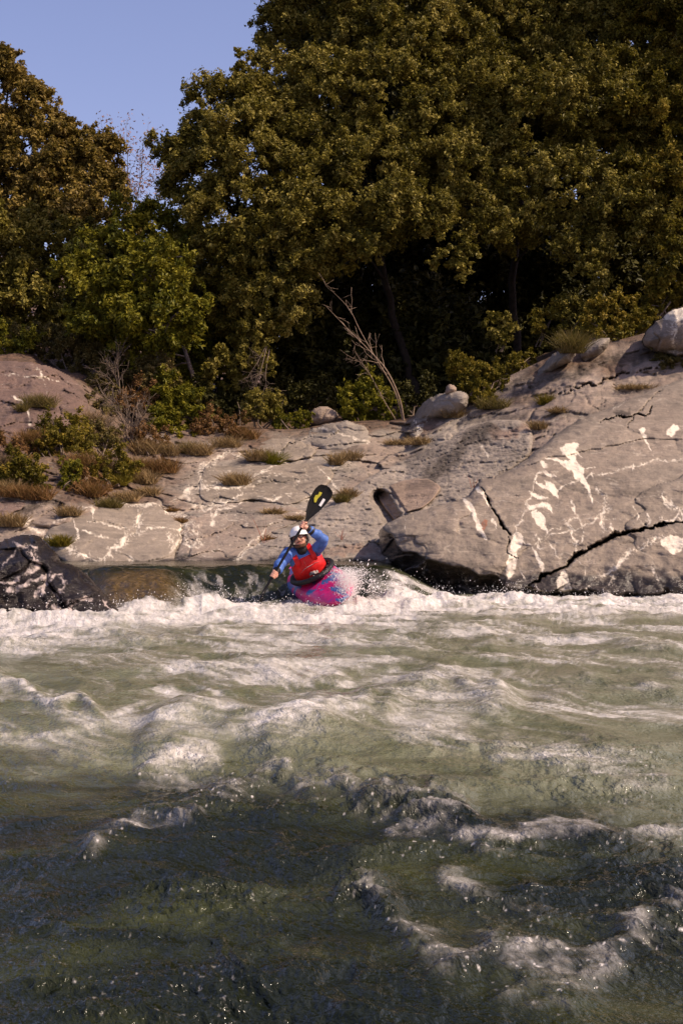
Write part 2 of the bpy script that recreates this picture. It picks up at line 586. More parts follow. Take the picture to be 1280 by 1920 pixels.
def grooves(px, py, cracks):
    g = np.zeros(px.shape)
    wx = px + 6 * fbm(px / 18, py / 18, 2.2, 4); wy = py + 6 * fbm(px / 18, py / 18, 6.6, 4)
    for pts, w, dep in cracks:
        a = np.asarray(pts, float)
        sel = (px > a[:, 0].min() - 30) & (px < a[:, 0].max() + 30) & (py > a[:, 1].min() - 30) & (py < a[:, 1].max() + 30)
        if not sel.any(): continue
        d, t = seg_dist(wx[sel], wy[sel], catmull(a, 5))
        ww = w * 0.62 * (0.3 + 0.7 * np.sin(np.pi * np.clip(t, 0.05, 0.95))) * np.clip(0.9 + 1.2 * fbm(px[sel] / 30, py[sel] / 30, 41, 3), 0.35, 1.8)
        g[sel] = np.maximum(g[sel], dep * np.exp(-(d / ww) ** 2))
    return g


def z4(x, y): return (660 + x / 2.0645, 560 + y / 2.0645)          # right slab notes
def z7(x, y): return (x / 3.048, 600 + y / 3.048)                  # left slab notes
def zm(x, y): return (x / 1.882, 660 + y / 1.882)                  # middle slab notes
def Z(f, *p): return [f(*q) for q in p]


VEIN_LEFT = [
    (Z(z7, (120, 1170), (160, 1150), (180, 1190), (250, 1230), (310, 1270), (390, 1310), (480, 1340), (580, 1375)), 8),
    (Z(z7, (330, 1150), (410, 1110), (540, 1060), (620, 1040), (720, 1040), (820, 1075), (840, 1050), (890, 1035), (940, 1060), (960, 1090), (1050, 1130)), 6),
    (Z(z7, (820, 1075), (800, 1140), (770, 1210), (700, 1270), (620, 1340), (590, 1380)), 9),
    (Z(z7, (490, 1150), (600, 1165), (720, 1195)), 3.5), (Z(z7, (470, 1210), (540, 1225), (630, 1250)), 4),
    (Z(z7, (770, 1215), (850, 1190), (920, 1180), (1020, 1185)), 4),
    (Z(z7, (970, 1240), (1000, 1290), (1060, 1260), (1030, 1200), (1080, 1170), (1110, 1210), (1150, 1250), (1100, 1280)), 8),
    (Z(z7, (985, 1300), (1040, 1240), (1075, 1150), (1120, 1200), (1140, 1260)), 6),
    (Z(z7, (1150, 930), (1150, 860), (1190, 820), (1280, 770)), 8), (Z(z7, (980, 1030), (1060, 990), (1150, 960), (1280, 930)), 5),
    (Z(z7, (1080, 1020), (1100, 1060), (1170, 1080), (1260, 1050)), 7), (Z(z7, (1200, 1100), (1210, 1170)), 4),
    (Z(z7, (730, 1340), (760, 1390)), 5), (Z(z7, (430, 1130), (440, 1220), (400, 1290)), 4), (Z(z7, (540, 1060), (520, 1140)), 3),
    (Z(zm, (720, 480), (705, 430), (740, 385), (800, 360), (850, 370)), 6), (Z(zm, (650, 490), (740, 480), (860, 470), (890, 450)), 5),
    (Z(zm, (660, 500), (690, 540), (760, 550), (850, 500)), 6), (Z(zm, (740, 590), (780, 560), (870, 530), (1000, 510)), 4),
    (Z(zm, (930, 420), (1000, 390), (1100, 380)), 3), (Z(zm, (1120, 400), (1190, 480)), 4), (Z(zm, (860, 480), (900, 440), (960, 420)), 3),
    (Z(zm, (830, 730), (890, 670), (960, 600)), 3), (Z(zm, (600, 700), (640, 680), (700, 690)), 4),
    ([(985, 830), (1010, 800)], 2), ([(590, 800), (660, 815), (690, 830)], 2.5), ([(610, 870), (640, 880)], 4),
]


def big_grid(x0, x1, inner0, inner1, st_in, st_out):
    a = np.arange(x0, inner0, st_out); b = np.arange(inner0, inner1, st_in); c = np.arange(inner1, x1 + st_out, st_out)
    return np.concatenate([a, b, c])


def build_bank():
    px = big_grid(-700, 2000, -60, 1340, 2.2, 8)
    v = np.concatenate([np.linspace(-0.15, 1.0, 215)])
    PX, V = np.meshgrid(px, v)
    PY = pyw(PX) - V * (pyw(PX) - crest(PX))
    rel, e1, e2, X, s = bank_relief(PX, PY)
    Y = D0(PX, PY) - rel
    cr = grooves(PX, PY, [(Z(z4, (785, 380), (860, 345), (960, 325), (1050, 290), (1180, 265)), 2.5, 0.3),
                          (Z(zm, (790, 540), (850, 530), (900, 530)), 2.5, 0.3), (Z(zm, (1005, 378), (1060, 375), (1110, 362)), 2.5, 0.3)])
    Y = Y + cr + 1.0 * (1 - sstep(8, 26, seg_dist(PX, PY, [(712, 935), (734, 972)])[0]))
    co = PA(PX, PY, Y)
    # the ground behind the crest, climbing under the trees
    yb = np.concatenate([np.linspace(0.15, 8, 60), np.linspace(9, 60, 26)])
    PXb, DY = np.meshgrid(px, yb)
    zc = co[-1, :, 2][None, :]
    Yb = co[-1, :, 1][None, :] + DY
    Xb = (PXb - 640) / F * Yb
    slope = np.interp(PXb, [-700, 0, 300, 600, 1280, 2000], [0.22, 0.22, 0.18, 0.10, 0.14, 0.2])
    Zb = zc + slope * DY + 0.25 * fbm(Xb * 0.5, Yb * 0.5, 5.0, 5) * np.clip(DY / 2, 0, 1)
    cob = np.stack([Xb, Yb, Zb], -1)
    co = np.vstack([co, cob])
    shp = PX.shape
    vein = paint(PX, PY, VEIN_LEFT)
    wv = np.abs(fbm(X * 0.9 + 4, s * 1.6, 12.0, 4))
    net = (1 - sstep(0.01, 0.03, wv)) * sstep(0.0, 0.25, fbm(X * 0.5, s * 0.5, 30, 2)) * (0.5 + fbm(X * 5, s * 5, 3, 3))
    vein = np.maximum(vein, np.clip(net, 0, 0.8) * sstep(0.05, 0.2, V) * (1 - sstep(0.6, 0.8, V)))
    warm = sstep(0.15, 0.45, fbm(X * 0.45, s * 0.45, 40, 3) + 0.25 * sstep(0.35, 0.9, V)) * 0.8
    warm = np.maximum(warm, sstep(860, 1000, PX) * sstep(0.5, 0.62, V) * 0.85)
    warm = np.maximum(warm * 0.5, (1 - sstep(150, 330, PX)) * 0.35)
    dark_mark = sstep(0.3, 0.55, fbm(X * 0.9, s * 0.9, 50, 4)) * 0.6 * sstep(0.25, 0.5, V)
    lich = bandmask(PX, PY, [(Z(z4, (640, 350), (760, 310), (900, 270), (1000, 245), (1180, 220)), 26), (Z(z7, (560, 1020), (350, 1010), (200, 1070), (20, 1110)), 18), (Z(z7, (900, 830), (1000, 815)), 20)])
    dark_mark = np.maximum(dark_mark, lich * 0.95)
    wz = co[:shp[0], :, 2]
    wet = 1 - sstep(0.40, 0.52, wz + 0.12 * fbm(X * 2, s * 2, 3, 3))
    wet = np.where(PX > 760, 1 - sstep(0.1, 0.3, wz), wet)
    soil = sstep(0.86, 1.0, V + 0.12 * fbm(X, s, 60, 4)) * 0.9
    soil = np.maximum(soil, (1 - sstep(240, 430, PX + 60 * fbm(X, s, 74, 2))) * sstep(0.22, 0.42, V + 0.25 * fbm(X * 0.8, s * 0.8, 70, 4)) * 0.8)
    nb = cob.shape[0] * cob.shape[1]
    z = np.zeros(nb)
    at = {'vein': np.concatenate([vein.ravel(), z]), 'warm': np.concatenate([warm.ravel(), z]), 'dark_mark': np.concatenate([dark_mark.ravel(), z]),
          'wet': np.concatenate([wet.ravel(), z]), 'soil': np.concatenate([soil.ravel(), z + 1])}
    o = mesh_np('rocky_bank', co.reshape(-1, 3), grid_faces(co.shape[0], co.shape[1]), M['rock'], None, at)
    tag(o, kind='structure')


build_bank()


def outline_rock(name, label, cat, poly, mat, bulge=0.2, soft=40, depth=None, step=2.0, veins=(), blobs=(), cracks=(), under=None,
                 rough=0.03, facet=0.06, fscale=1.6, warm=0.0, dark_mark=0.0, wetz=None, wet=0.0, back=0.0, jitter=3.0, rustb=(), dark_bands=(), group=None, embed=-0.13, seed=0, k=5, relief=None, relief_soft=True, net=0.0, skirt=0.3, warml=(), wmul=0.85):
    pl = catmull(poly, k, True)
    pl = pl + jitter * np.stack([fbm(pl[:, 0] / 14 + seed, pl[:, 1] / 14, 1.0, 3), fbm(pl[:, 0] / 14, pl[:, 1] / 14 + seed, 8.0, 3)], -1)
    x0, y0 = pl.min(0) - step; x1, y1 = pl.max(0) + step
    gx, gy = np.arange(x0, x1 + step, step), np.arange(y0, y1 + step, step)
    PX, PY = np.meshgrid(gx, gy)
    ins = in_poly(PX, PY, pl)
    d = np.zeros(PX.shape)
    d[ins] = seg_dist(PX[ins], PY[ins], pl, True)[0]
    base = (depth(PX, PY) if depth else D0(PX, PY)) + embed
    X = (PX - 640) / F * base; s = base * 1.2 - PY / F * base
    t = np.clip((d - step) / soft, 0, 1)
    prof = np.sqrt(np.clip(1 - (1 - t) ** 2, 0, 1))
    edge = np.clip((d - step) / 8.0, 0, 1)
    f1, f2, cid, ox, oy = voro((X + 0.25 * fbm(X, s, seed, 3)) * fscale + seed, (s + 0.25 * fbm(X, s, seed + 5, 3)) * fscale, 3)
    fc = facet * (cid / 255.0 - 0.3 + ox * ((cid * 7 % 255) / 127 - 1) + oy * ((cid * 13 % 255) / 127 - 1)) - facet * 0.5 * np.exp(-((f2 - f1) / 0.05) ** 2)
    nz = fc + rough * fbm(X * 6, s * 6, seed + 2.0, 5) + 0.05 * fbm(X * 1.4, s * 1.4, seed + 3.0, 3)
    Y = base - bulge * prof - nz * edge + skirt * (1 - np.clip((d - step) / 4.0, 0, 1)) ** 2
    if relief is not None: Y = Y - relief(PX, PY, X, s) * (edge if relief_soft else 1.0)
    Y = Y + grooves(PX, PY, cracks)
    wet_shade = np.full(PX.shape, float(wet))
    if under is not None:
        u = under(PX) + 10 * fbm(PX / 40, PY / 40, seed, 3)
        dd = np.clip(PY - u, 0, None)
        Y = Y + dd * 0.017 * sstep(0, 10, dd)
        wet_shade = np.maximum(wet_shade, sstep(-6, 8, PY - u) * 1.0)  # overhang and left face: wet, with their shade also darkened into the colour
    co = PA(PX, PY, Y)
    if wetz is not None:
        wet_shade = np.maximum(wet_shade, 1 - sstep(wetz - 0.05, wetz + 0.06, co[..., 2] + 0.1 * fbm(X * 3, s * 3, 1, 3)))
    vein = paint(PX, PY, veins, blobs, wmul)
    if net:
        wv = np.abs(fbm(X * 1.1 + 4 + seed, s * 1.5, 12.0, 4))
        vein = np.maximum(vein, np.clip((1 - sstep(0.008, 0.03, wv)) * (0.45 + fbm(X * 4, s * 4, 3, 3)), 0, 0.9) * net)
    rust = paint(PX, PY, [], rustb) * 0.6
    dark_m = np.maximum(dark_mark * sstep(0.1, 0.5, fbm(X, s, seed + 20, 4)), 0.9 * bandmask(PX, PY, dark_bands) if dark_bands else 0.0)
    wrm = np.maximum(np.clip(warm * (0.7 + 0.8 * fbm(X * 0.8, s * 0.8, seed + 9, 3)), 0, 1), bandmask(PX, PY, warml) * 0.85 if warml else 0.0)
    idx = np.full(PX.shape, -1)
    idx[ins] = np.arange(ins.sum())
    q = np.stack([idx[:-1, :-1], idx[1:, :-1], idx[1:, 1:], idx[:-1, 1:]], -1).reshape(-1, 4)
    q = q[(q >= 0).all(1)]
    c = co[ins]
    at = {kk: vv[ins] for kk, vv in dict(vein=vein, rust=rust, dark_mark=dark_m, warm=wrm, wet=wet_shade, soil=np.zeros(PX.shape)).items()}  # wet also carries the painted shade of overhang and left face
    arr = np.where(ins, Y, np.nan)
    SURF.append((x0, y0, step, arr))
    if back > 0:
        Yb = base + back * prof + 0.5 * nz * edge
        cb = PA(PX, PY, Yb)[ins]
        qb = q[:, ::-1] + len(c)
        c = np.vstack([c, cb]); q = np.vstack([q, qb])
        at = {kk: np.concatenate([vv, vv]) for kk, vv in at.items()}
    o = mesh_np(name, c, q, mat, None, at)
    return tag(o, label, cat, group)


# --- the big veined slab on the right
def slab_depth(px, py):
    y = np.interp(py, [560, 700, 800, 900, 1000, 1060, 1130], [27.5, 22.6, 20.2, 18.6, 17.5, 17.05, 16.75])
    y = y + np.interp(px, [690, 720, 760, 850, 1280, 1700], [0.9, 0.45, 0.2, 0.0, -0.35, -0.6])
    return y


def slab_relief(px, py, X, s):
    f1, f2, cid, ox, oy = voro(X * 1.9 + 0.3 * fbm(X * 2, s * 2, 3, 2), s * 2.3 + 0.4 * X, 7)
    m = np.maximum((1 - sstep(735, 830, px + 0.35 * (1060 - py))), sstep(1035, 1085, py + (px - 700) * -0.12) * 0.8)
    return m * (0.20 * (cid / 255.0 - 0.45) + 0.25 * ox * ((cid * 7 % 255) / 127 - 1) + 0.2 * oy * ((cid * 13 % 255) / 127 - 1) - 0.06 * np.exp(-((f2 - f1) / 0.06) ** 2)) + 0.02 * ridged(X * 1.5 + s * 2.0, s * 3.0 - X * 2.4, 5, 3) * (1 - 0.5 * m)


RV_BLOBS = [Z(z4, *p) for p in (
    [(802, 575), (830, 562), (880, 560), (862, 585), (893, 612), (890, 618), (868, 604), (872, 630), (900, 660), (895, 682), (915, 715), (933, 775), (930, 800), (912, 745), (885, 712), (858, 695), (852, 672), (828, 660), (790, 632), (748, 622), (748, 615), (800, 617), (832, 628), (838, 622), (812, 602)],
    [(722, 634), (745, 629), (757, 650), (738, 657)], [(736, 663), (760, 673), (792, 686), (765, 693), (743, 683)],
    [(700, 698), (722, 713), (745, 718), (740, 703), (765, 710), (787, 725), (797, 772), (775, 758), (750, 740), (723, 730)],
    [(682, 741), (705, 753), (740, 763), (762, 770), (730, 778), (695, 768)],
    [(670, 782), (690, 798), (730, 787), (767, 793), (774, 832), (752, 808), (725, 810), (690, 818), (673, 810)],
    [(688, 824), (712, 818), (737, 838), (749, 875), (762, 918), (738, 893), (714, 873), (698, 852)],
    [(420, 770), (455, 783), (480, 830), (502, 880), (520, 932), (493, 917), (468, 852), (443, 808)],
    [(476, 733), (496, 733), (517, 770), (530, 803), (518, 797), (498, 762)],
    [(626, 903), (657, 906), (662, 940), (642, 980), (632, 1040), (607, 1088), (593, 1050), (608, 970)],
    [(688, 953), (707, 973), (732, 1010), (742, 1060), (735, 1078), (718, 1022)],
    [(1103, 503), (1130, 501), (1132, 525), (1157, 585), (1148, 583), (1118, 532)],
    [(1210, 522), (1240, 488), (1268, 505), (1235, 534)],
    [(1190, 930), (1250, 915), (1290, 950), (1250, 990), (1200, 962)],
    [(795, 1080), (822, 1048), (838, 1090), (848, 1130), (820, 1148), (792, 1120)],
)]
RV_LINES = [(Z(z4, *p), w) for p, w in (
    ([(825, 862), (845, 915), (872, 965)], 5), ([(882, 838), (890, 900), (878, 952)], 4), ([(850, 788), (877, 838)], 4), ([(713, 928), (730, 978)], 6),
    ([(953, 733), (977, 800), (963, 870), (978, 897)], 6), ([(800, 735), (860, 705), (980, 680), (1100, 645), (1270, 622)], 2.2),
    ([(720, 945), (800, 900), (900, 880), (1000, 800)], 1.8), ([(740, 660), (700, 720), (665, 820), (630, 905)], 2.5),
    ([(1200, 760), (1240, 800), (1280, 850)], 7), ([(1190, 840), (1230, 860), (1290, 800)], 5),
    ([(1190, 920), (1100, 975), (1030, 1010), (1015, 1070), (1000, 1105)], 6), ([(1010, 1050), (950, 1085), (900, 1132)], 5), ([(1160, 1043), (1176, 1092)], 5),
    ([(422, 1063), (440, 1100), (457, 1152)], 6), ([(277, 1013), (285, 1085)], 5), ([(868, 1018), (890, 1035), (906, 1068)], 4), ([(643, 1048), (677, 1102)], 4),
    ([(660, 940), (690, 960), (720, 940)], 4), ([(1000, 880), (1010, 920)], 5), ([(1090, 800), (1105, 860)], 3), ([(1140, 830), (1150, 870)], 4), ([(760, 940), (790, 1010)], 2),
    ([(690, 1120), (720, 1130), (750, 1150)], 5), ([(200, 850), (208, 890)], 4), ([(545, 860), (560, 885)], 4), ([(1200, 760), (1225, 800), (1260, 810)], 4),
    ([(1010, 430), (1060, 400), (1070, 330)], 1.5), ([(900, 660), (935, 655)], 2), ([(740, 920), (840, 860), (960, 850), (1030, 860)], 1.6), ([(930, 680), (935, 705)], 4), ([(965, 672), (970, 692)], 3), ([(1085, 640), (1090, 660)], 4))]
RV_CRACKS = [(Z(z4, (498, 733), (525, 770), (555, 830), (585, 880), (614, 914)), 3.0, 0.45),
             (Z(z4, (680, 1115), (730, 1080), (800, 1045), (850, 1010), (930, 960), (1000, 930), (1100, 895), (1290, 862), (1500, 840)), 4.4, 0.8),
             (Z(z4, (955, 483), (1010, 460), (1135, 448), (1165, 418)), 1.8, 0.3), (Z(z4, (470, 705), (540, 690), (612, 658)), 2.0, 0.3),
             (Z(z4, (610, 912), (600, 980), (640, 1000)), 1.5, 0.2), (Z(z4, (1060, 500), (1130, 420), (1220, 330)), 1.2, 0.12)]

SLAB_POLY = [(708, 1010), (718, 985), (757, 966), (810, 950), (868, 933), (902, 899), (955, 880), (1010, 840), (1076, 790), (1135, 766), (1290, 704), (1500, 630), (1720, 580),
             (1720, 1150), (1280, 1150), (1000, 1150), (880, 1150), (800, 1150), (735, 1140), (712, 1070)]
outline_rock('rock_outcrop', 'big smooth grey outcrop with white flame shaped veins beside the green rapid', 'rock', SLAB_POLY, M['rock_slab'], 0.38, 26, slab_depth, 1.5,
             RV_LINES, RV_BLOBS, RV_CRACKS, under=lambda px: np.interp(px, [700, 715, 735, 755, 790, 820, 863, 921, 950, 1000, 1280, 1700], [950, 984, 1004, 1028, 1042, 1048, 1062, 1074, 1094, 1102, 1110, 1114]),
             rough=0.022, facet=0.05, fscale=0.55, warm=0.12, wetz=0.24, net=0.3, relief=slab_relief, jitter=2.5, rustb=[Z(z4, (505, 863), (520, 858), (513, 890), (502, 897))], embed=0.35, seed=3, wmul=0.7,
             dark_bands=[(Z(z4, (1045, 437), (1090, 425)), 14)])

def hollow(px, py):
    return 1 - sstep(6, 22, seg_dist(px, py, [(712, 935), (734, 972)])[0])


# --- the rough layered rock left of it, with the brown block on top
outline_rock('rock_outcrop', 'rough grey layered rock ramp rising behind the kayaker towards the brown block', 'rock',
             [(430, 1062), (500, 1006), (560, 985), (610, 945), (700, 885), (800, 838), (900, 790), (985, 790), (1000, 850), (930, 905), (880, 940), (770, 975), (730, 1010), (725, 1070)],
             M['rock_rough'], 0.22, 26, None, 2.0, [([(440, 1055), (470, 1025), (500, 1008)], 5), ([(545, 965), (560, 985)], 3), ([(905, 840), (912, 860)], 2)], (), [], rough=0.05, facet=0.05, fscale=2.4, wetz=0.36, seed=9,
             dark_bands=[([(790, 905), (820, 875), (860, 838), (900, 815), (925, 806)], 32)],  # soft dark band running diagonally over the ramp
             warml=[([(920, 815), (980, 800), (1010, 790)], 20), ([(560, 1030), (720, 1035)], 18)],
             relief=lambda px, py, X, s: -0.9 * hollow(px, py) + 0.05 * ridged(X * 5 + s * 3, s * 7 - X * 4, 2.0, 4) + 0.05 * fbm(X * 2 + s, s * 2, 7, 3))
outline_rock('rock_block', 'brown rock block with a black overhung left face above the layered ramp', 'rock',
             [(704, 932), (712, 922), (735, 905), (770, 896), (803, 896), (828, 915), (800, 950), (757, 966), (742, 978), (736, 976)], M['rock_brown'], 0.06, 6, lambda a, b: D0(a, b) - 0.36, 1.2, rough=0.03, facet=0.02, fscale=3, warm=0.3, seed=4, jitter=2, relief_soft=False,
             relief=lambda px, py, X, s: -0.75 * np.clip((712 + (py - 925) * 0.66 + 30 - px) / 32, 0, 1))
# --- smooth slabs of the middle bank
outline_rock('rock_slab', 'low rounded grey slab edged with cream veins right of the wet black boulder', 'rock', Z(z7, (250, 1215), (340, 1140), (420, 1100), (540, 1058), (640, 1035), (760, 1040), (900, 1036), (960, 1090), (1040, 1150), (1050, 1240), (1010, 1330), (980, 1420), (480, 1430), (330, 1370), (260, 1290)),
             M['rock_slab'], 0.42, 60, None, 1.6, VEIN_LEFT, (), [(Z(z7, (500, 1150), (620, 1160), (720, 1200)), 1.5, 0.06), (Z(z7, (820, 1080), (790, 1150), (760, 1220)), 2, 0.1)], rough=0.015, facet=0.03, fscale=1.2, wetz=0.33, seed=12)
outline_rock('rock_slab', 'tilted pinkish grey slab with white knotted veins left of the kayaker', 'rock', [(335, 1060), (340, 1005), (352, 962), (400, 945), (440, 938), (500, 940), (560, 950), (580, 965), (545, 988), (500, 1010), (445, 1060)],
             M['rock'], 0.2, 30, None, 1.6, VEIN_LEFT, (), [([(350, 1015), (410, 1000), (440, 980)], 2, 0.12)], rough=0.03, facet=0.06, fscale=2, warm=0.4, wetz=0.37, seed=15, net=0.7)
outline_rock('rock_slab', 'grey slab with cracked cream veins below the dry grass tuft', 'rock', [(372, 935), (374, 890), (395, 868), (440, 872), (520, 868), (600, 866), (628, 890), (600, 925), (545, 950), (470, 942), (420, 950)],
             M['rock_slab'], 0.2, 28, None, 1.6, VEIN_LEFT, (), [(Z(zm, (790, 540), (850, 530), (900, 530)), 2.5, 0.35), ([(470, 880), (520, 905), (560, 900)], 1.5, 0.08)], rough=0.02, facet=0.06, fscale=1.6, seed=18, net=0.8)
outline_rock('rock_slab', 'flat grey slab split by a dark crack under the green tuft', 'rock', [(455, 862), (470, 835), (520, 818), (560, 822), (585, 848), (560, 866), (500, 870)],
             M['rock_slab'], 0.18, 18, None, 1.6, [], (), [([(525, 850), (545, 832), (565, 824)], 1.8, 0.2)], rough=0.02, facet=0.05, seed=21)
outline_rock('rock_slab', 'wedge of grey slab resting right of the dark crack', 'rock', [(532, 862), (548, 845), (580, 832), (594, 846), (588, 858), (560, 864)], M['rock_slab'], 0.2, 12, None, 1.6, rough=0.02, facet=0.05, seed=23)
outline_rock('boulder', 'broad grey boulder left of the bare sapling at the forest edge', 'rock', [(562, 818), (580, 806), (612, 795), (650, 789), (685, 800), (697, 825), (670, 842), (620, 846), (585, 838)], M['rock'], 0.35, 24, lambda a, b: D0(a, np.maximum(b, 812)), 1.6, [([(590, 800), (640, 812), (690, 828)], 2)], rough=0.025, facet=0.08, embed=0.05, skirt=0.0, seed=25, back=0.25)
outline_rock('boulder', 'big light grey boulder standing at the edge of the dark wood', 'rock', [(775, 792), (783, 765), (812, 742), (850, 733), (876, 738), (872, 765), (850, 782), (815, 790), (800, 800)], M['rock'], 0.45, 26, lambda a, b: D0(a, np.maximum(b, 785)), 1.6, rough=0.02, facet=0.06, embed=0.05, skirt=0.0, seed=28, back=0.3)
outline_rock('boulder', 'small knob of rock perched on top of the light grey boulder', 'rock', [(833, 738), (836, 724), (846, 719), (856, 726), (855, 737), (845, 742)], M['rock_brown'], 0.16, 10, lambda a, b: 0 * a + float(D0(845, 785)) - 0.05, 1.5, rough=0.02, facet=0.05, skirt=0.0, seed=30, back=0.15, embed=0.0)
outline_rock('boulder', 'triangular grey boulder sloping down to the lichen strip', 'rock', [(996, 712), (1005, 695), (1035, 665), (1058, 650), (1078, 655), (1072, 678), (1045, 692), (1015, 712)], M['rock'], 0.35, 18, lambda a, b: D0(a, np.maximum(b, 700)), 1.6, rough=0.02, facet=0.07, embed=0.05, skirt=0.0, seed=33, back=0.3)
outline_rock('boulder', 'blocky pale boulder beneath the reddish bush', 'rock', [(1085, 672), (1092, 650), (1118, 636), (1142, 634), (1136, 655), (1118, 672), (1098, 680)], M['rock'], 0.35, 14, lambda a, b: D0(a, np.maximum(b, 672)), 1.6, rough=0.02, facet=0.1, embed=0.05, skirt=0.0, seed=36, back=0.3)
outline_rock('boulder', 'tall banded boulder with a sunlit top painted white at the right edge', 'rock', [(1205, 650), (1207, 625), (1222, 605), (1250, 585), (1275, 575), (1330, 572), (1370, 610), (1350, 668), (1290, 672), (1240, 665)], M['rock'], 0.7, 40, lambda a, b: D0(a, np.maximum(b, 655)), 1.6,
             [([(1245, 592), (1262, 620), (1258, 655)], 8)], [[(1240, 592), (1262, 578), (1290, 574), (1300, 588), (1275, 602), (1252, 600)]], rough=0.03, facet=0.08, seed=39, back=0.4, warm=0.3)  # white patch paints the sunlight on its top through the vein mask
outline_rock('boulder', 'small round stone lying below the light grey boulder', 'rock', [(808, 800), (812, 790), (826, 785), (838, 790), (834, 798), (820, 803)], M['rock_brown'], 0.14, 8, None, 1.5, rough=0.01, facet=0.02, seed=41, warm=0.4)
outline_rock('boulder', 'rounded grey stone in the dry grass strip above the layered ramp', 'rock', [(805, 838), (808, 818), (830, 806), (850, 812), (848, 828), (828, 838)], M['rock'], 0.2, 14, None, 1.6, rough=0.02, facet=0.05, seed=43)
outline_rock('boulder', 'cracked pale rock heap right below the bare sapling', 'rock', [(765, 800), (775, 780), (790, 775), (800, 800), (790, 822), (770, 826)], M['rock'], 0.2, 12, None, 1.6, [([(775, 785), (785, 815)], 5)], rough=0.04, facet=0.1, fscale=4, seed=45)
outline_rock('boulder', 'low brown stone among leaf litter under the trees', 'rock', [(575, 795), (578, 775), (600, 762), (628, 768), (632, 790), (605, 797)], M['rock_brown'], 0.2, 14, lambda a, b: 0 * a + 26.4, 1.6, rough=0.02, facet=0.08, embed=0.05, skirt=0.0, seed=47, back=0.2)
# --- the purple rock face on the left hillside
outline_rock('rock_outcrop', 'dull purple rock face on the left hillside under the bushes', 'rock', [(-160, 700), (-60, 675), (20, 676), (70, 680), (115, 695), (150, 716), (168, 748), (160, 790), (110, 815), (60, 850), (20, 905), (-60, 920), (-160, 930)],
             M['rock_hill'], 0.35, 40, lambda a, b: D0(a, b), 2.0, [([(75, 690), (80, 710), (90, 735)], 1.6), ([(20, 745), (45, 760), (60, 795)], 4), ([(10, 700), (60, 705), (110, 715)], 1.3)], (), [([(0, 700), (70, 695), (120, 715)], 2, 0.1)], rough=0.05, facet=0.08, warm=0.4, seed=50, dark_mark=0.3)
outline_rock('rock_slab', 'small pale grey slab on the left shore above the wet black boulder', 'rock', [(-30, 945), (20, 930), (50, 935), (48, 955), (0, 975), (-30, 975)], M['rock_hill'], 0.2, 16, None, 2.0, rough=0.03, facet=0.06, seed=53)

# --- boulders in the river
WB_LINES = [(Z(lambda x, y: (x / 3.2, 1000 + y / 3.2), *p), w) for p, w in (
    ([(375, 270), (380, 310), (355, 370), (345, 420), (330, 500)], 7), ([(400, 520), (430, 450), (480, 395), (540, 410)], 5), ([(215, 380), (260, 320), (330, 250), (375, 240)], 4),
    ([(160, 240), (200, 215), (225, 185), (220, 160)], 8), ([(195, 125), (205, 160)], 10), ([(100, 60), (115, 85), (180, 80), (230, 90)], 5), ([(0, 220), (60, 140), (110, 100), (170, 95)], 3),
    ([(0, 300), (60, 290), (130, 255)], 6), ([(100, 350), (130, 320), (190, 300), (260, 270), (320, 220)], 4), ([(375, 500), (430, 390)], 2.5), ([(620, 385), (635, 430), (660, 445)], 2.5), ([(60, 335), (90, 330)], 9), ([(230, 390), (280, 330)], 3), ([(280, 450), (310, 380), (340, 350)], 2))]
outline_rock('boulder', 'wet black boulder laced with pale veins in the white water', 'rock', [(-120, 1040), (-60, 1022), (0, 1014), (35, 1003), (70, 1004), (92, 1022), (118, 1052), (150, 1066), (185, 1098), (212, 1128), (226, 1155), (215, 1195), (130, 1225), (30, 1225), (-60, 1215), (-120, 1180)],
             M['rock_wet'], 0.55, 75, lambda a, b: 0 * a + 13.75 + (1040 - b) * 0.004, 1.5, WB_LINES, (), [], rough=0.05, facet=0.09, fscale=1.5, wet=0.7, back=0.6, skirt=0.0, seed=60, jitter=4, embed=0.0, wmul=1.7)


# ------------------------------------------------------------------ the river
def flowmap(nt, k):
    tc = N(nt, 'ShaderNodeTexCoord')
    mp = N(nt, 'ShaderNodeMapping', vector_type='TEXTURE')
    mp.inputs['Rotation'].default_value = (0, 0, R(-68))
    mp.inputs['Scale'].default_value = (k, 1, 1)
    nt.links.new(tc.outputs['Object'], mp.inputs[0])
    return mp.outputs[0]


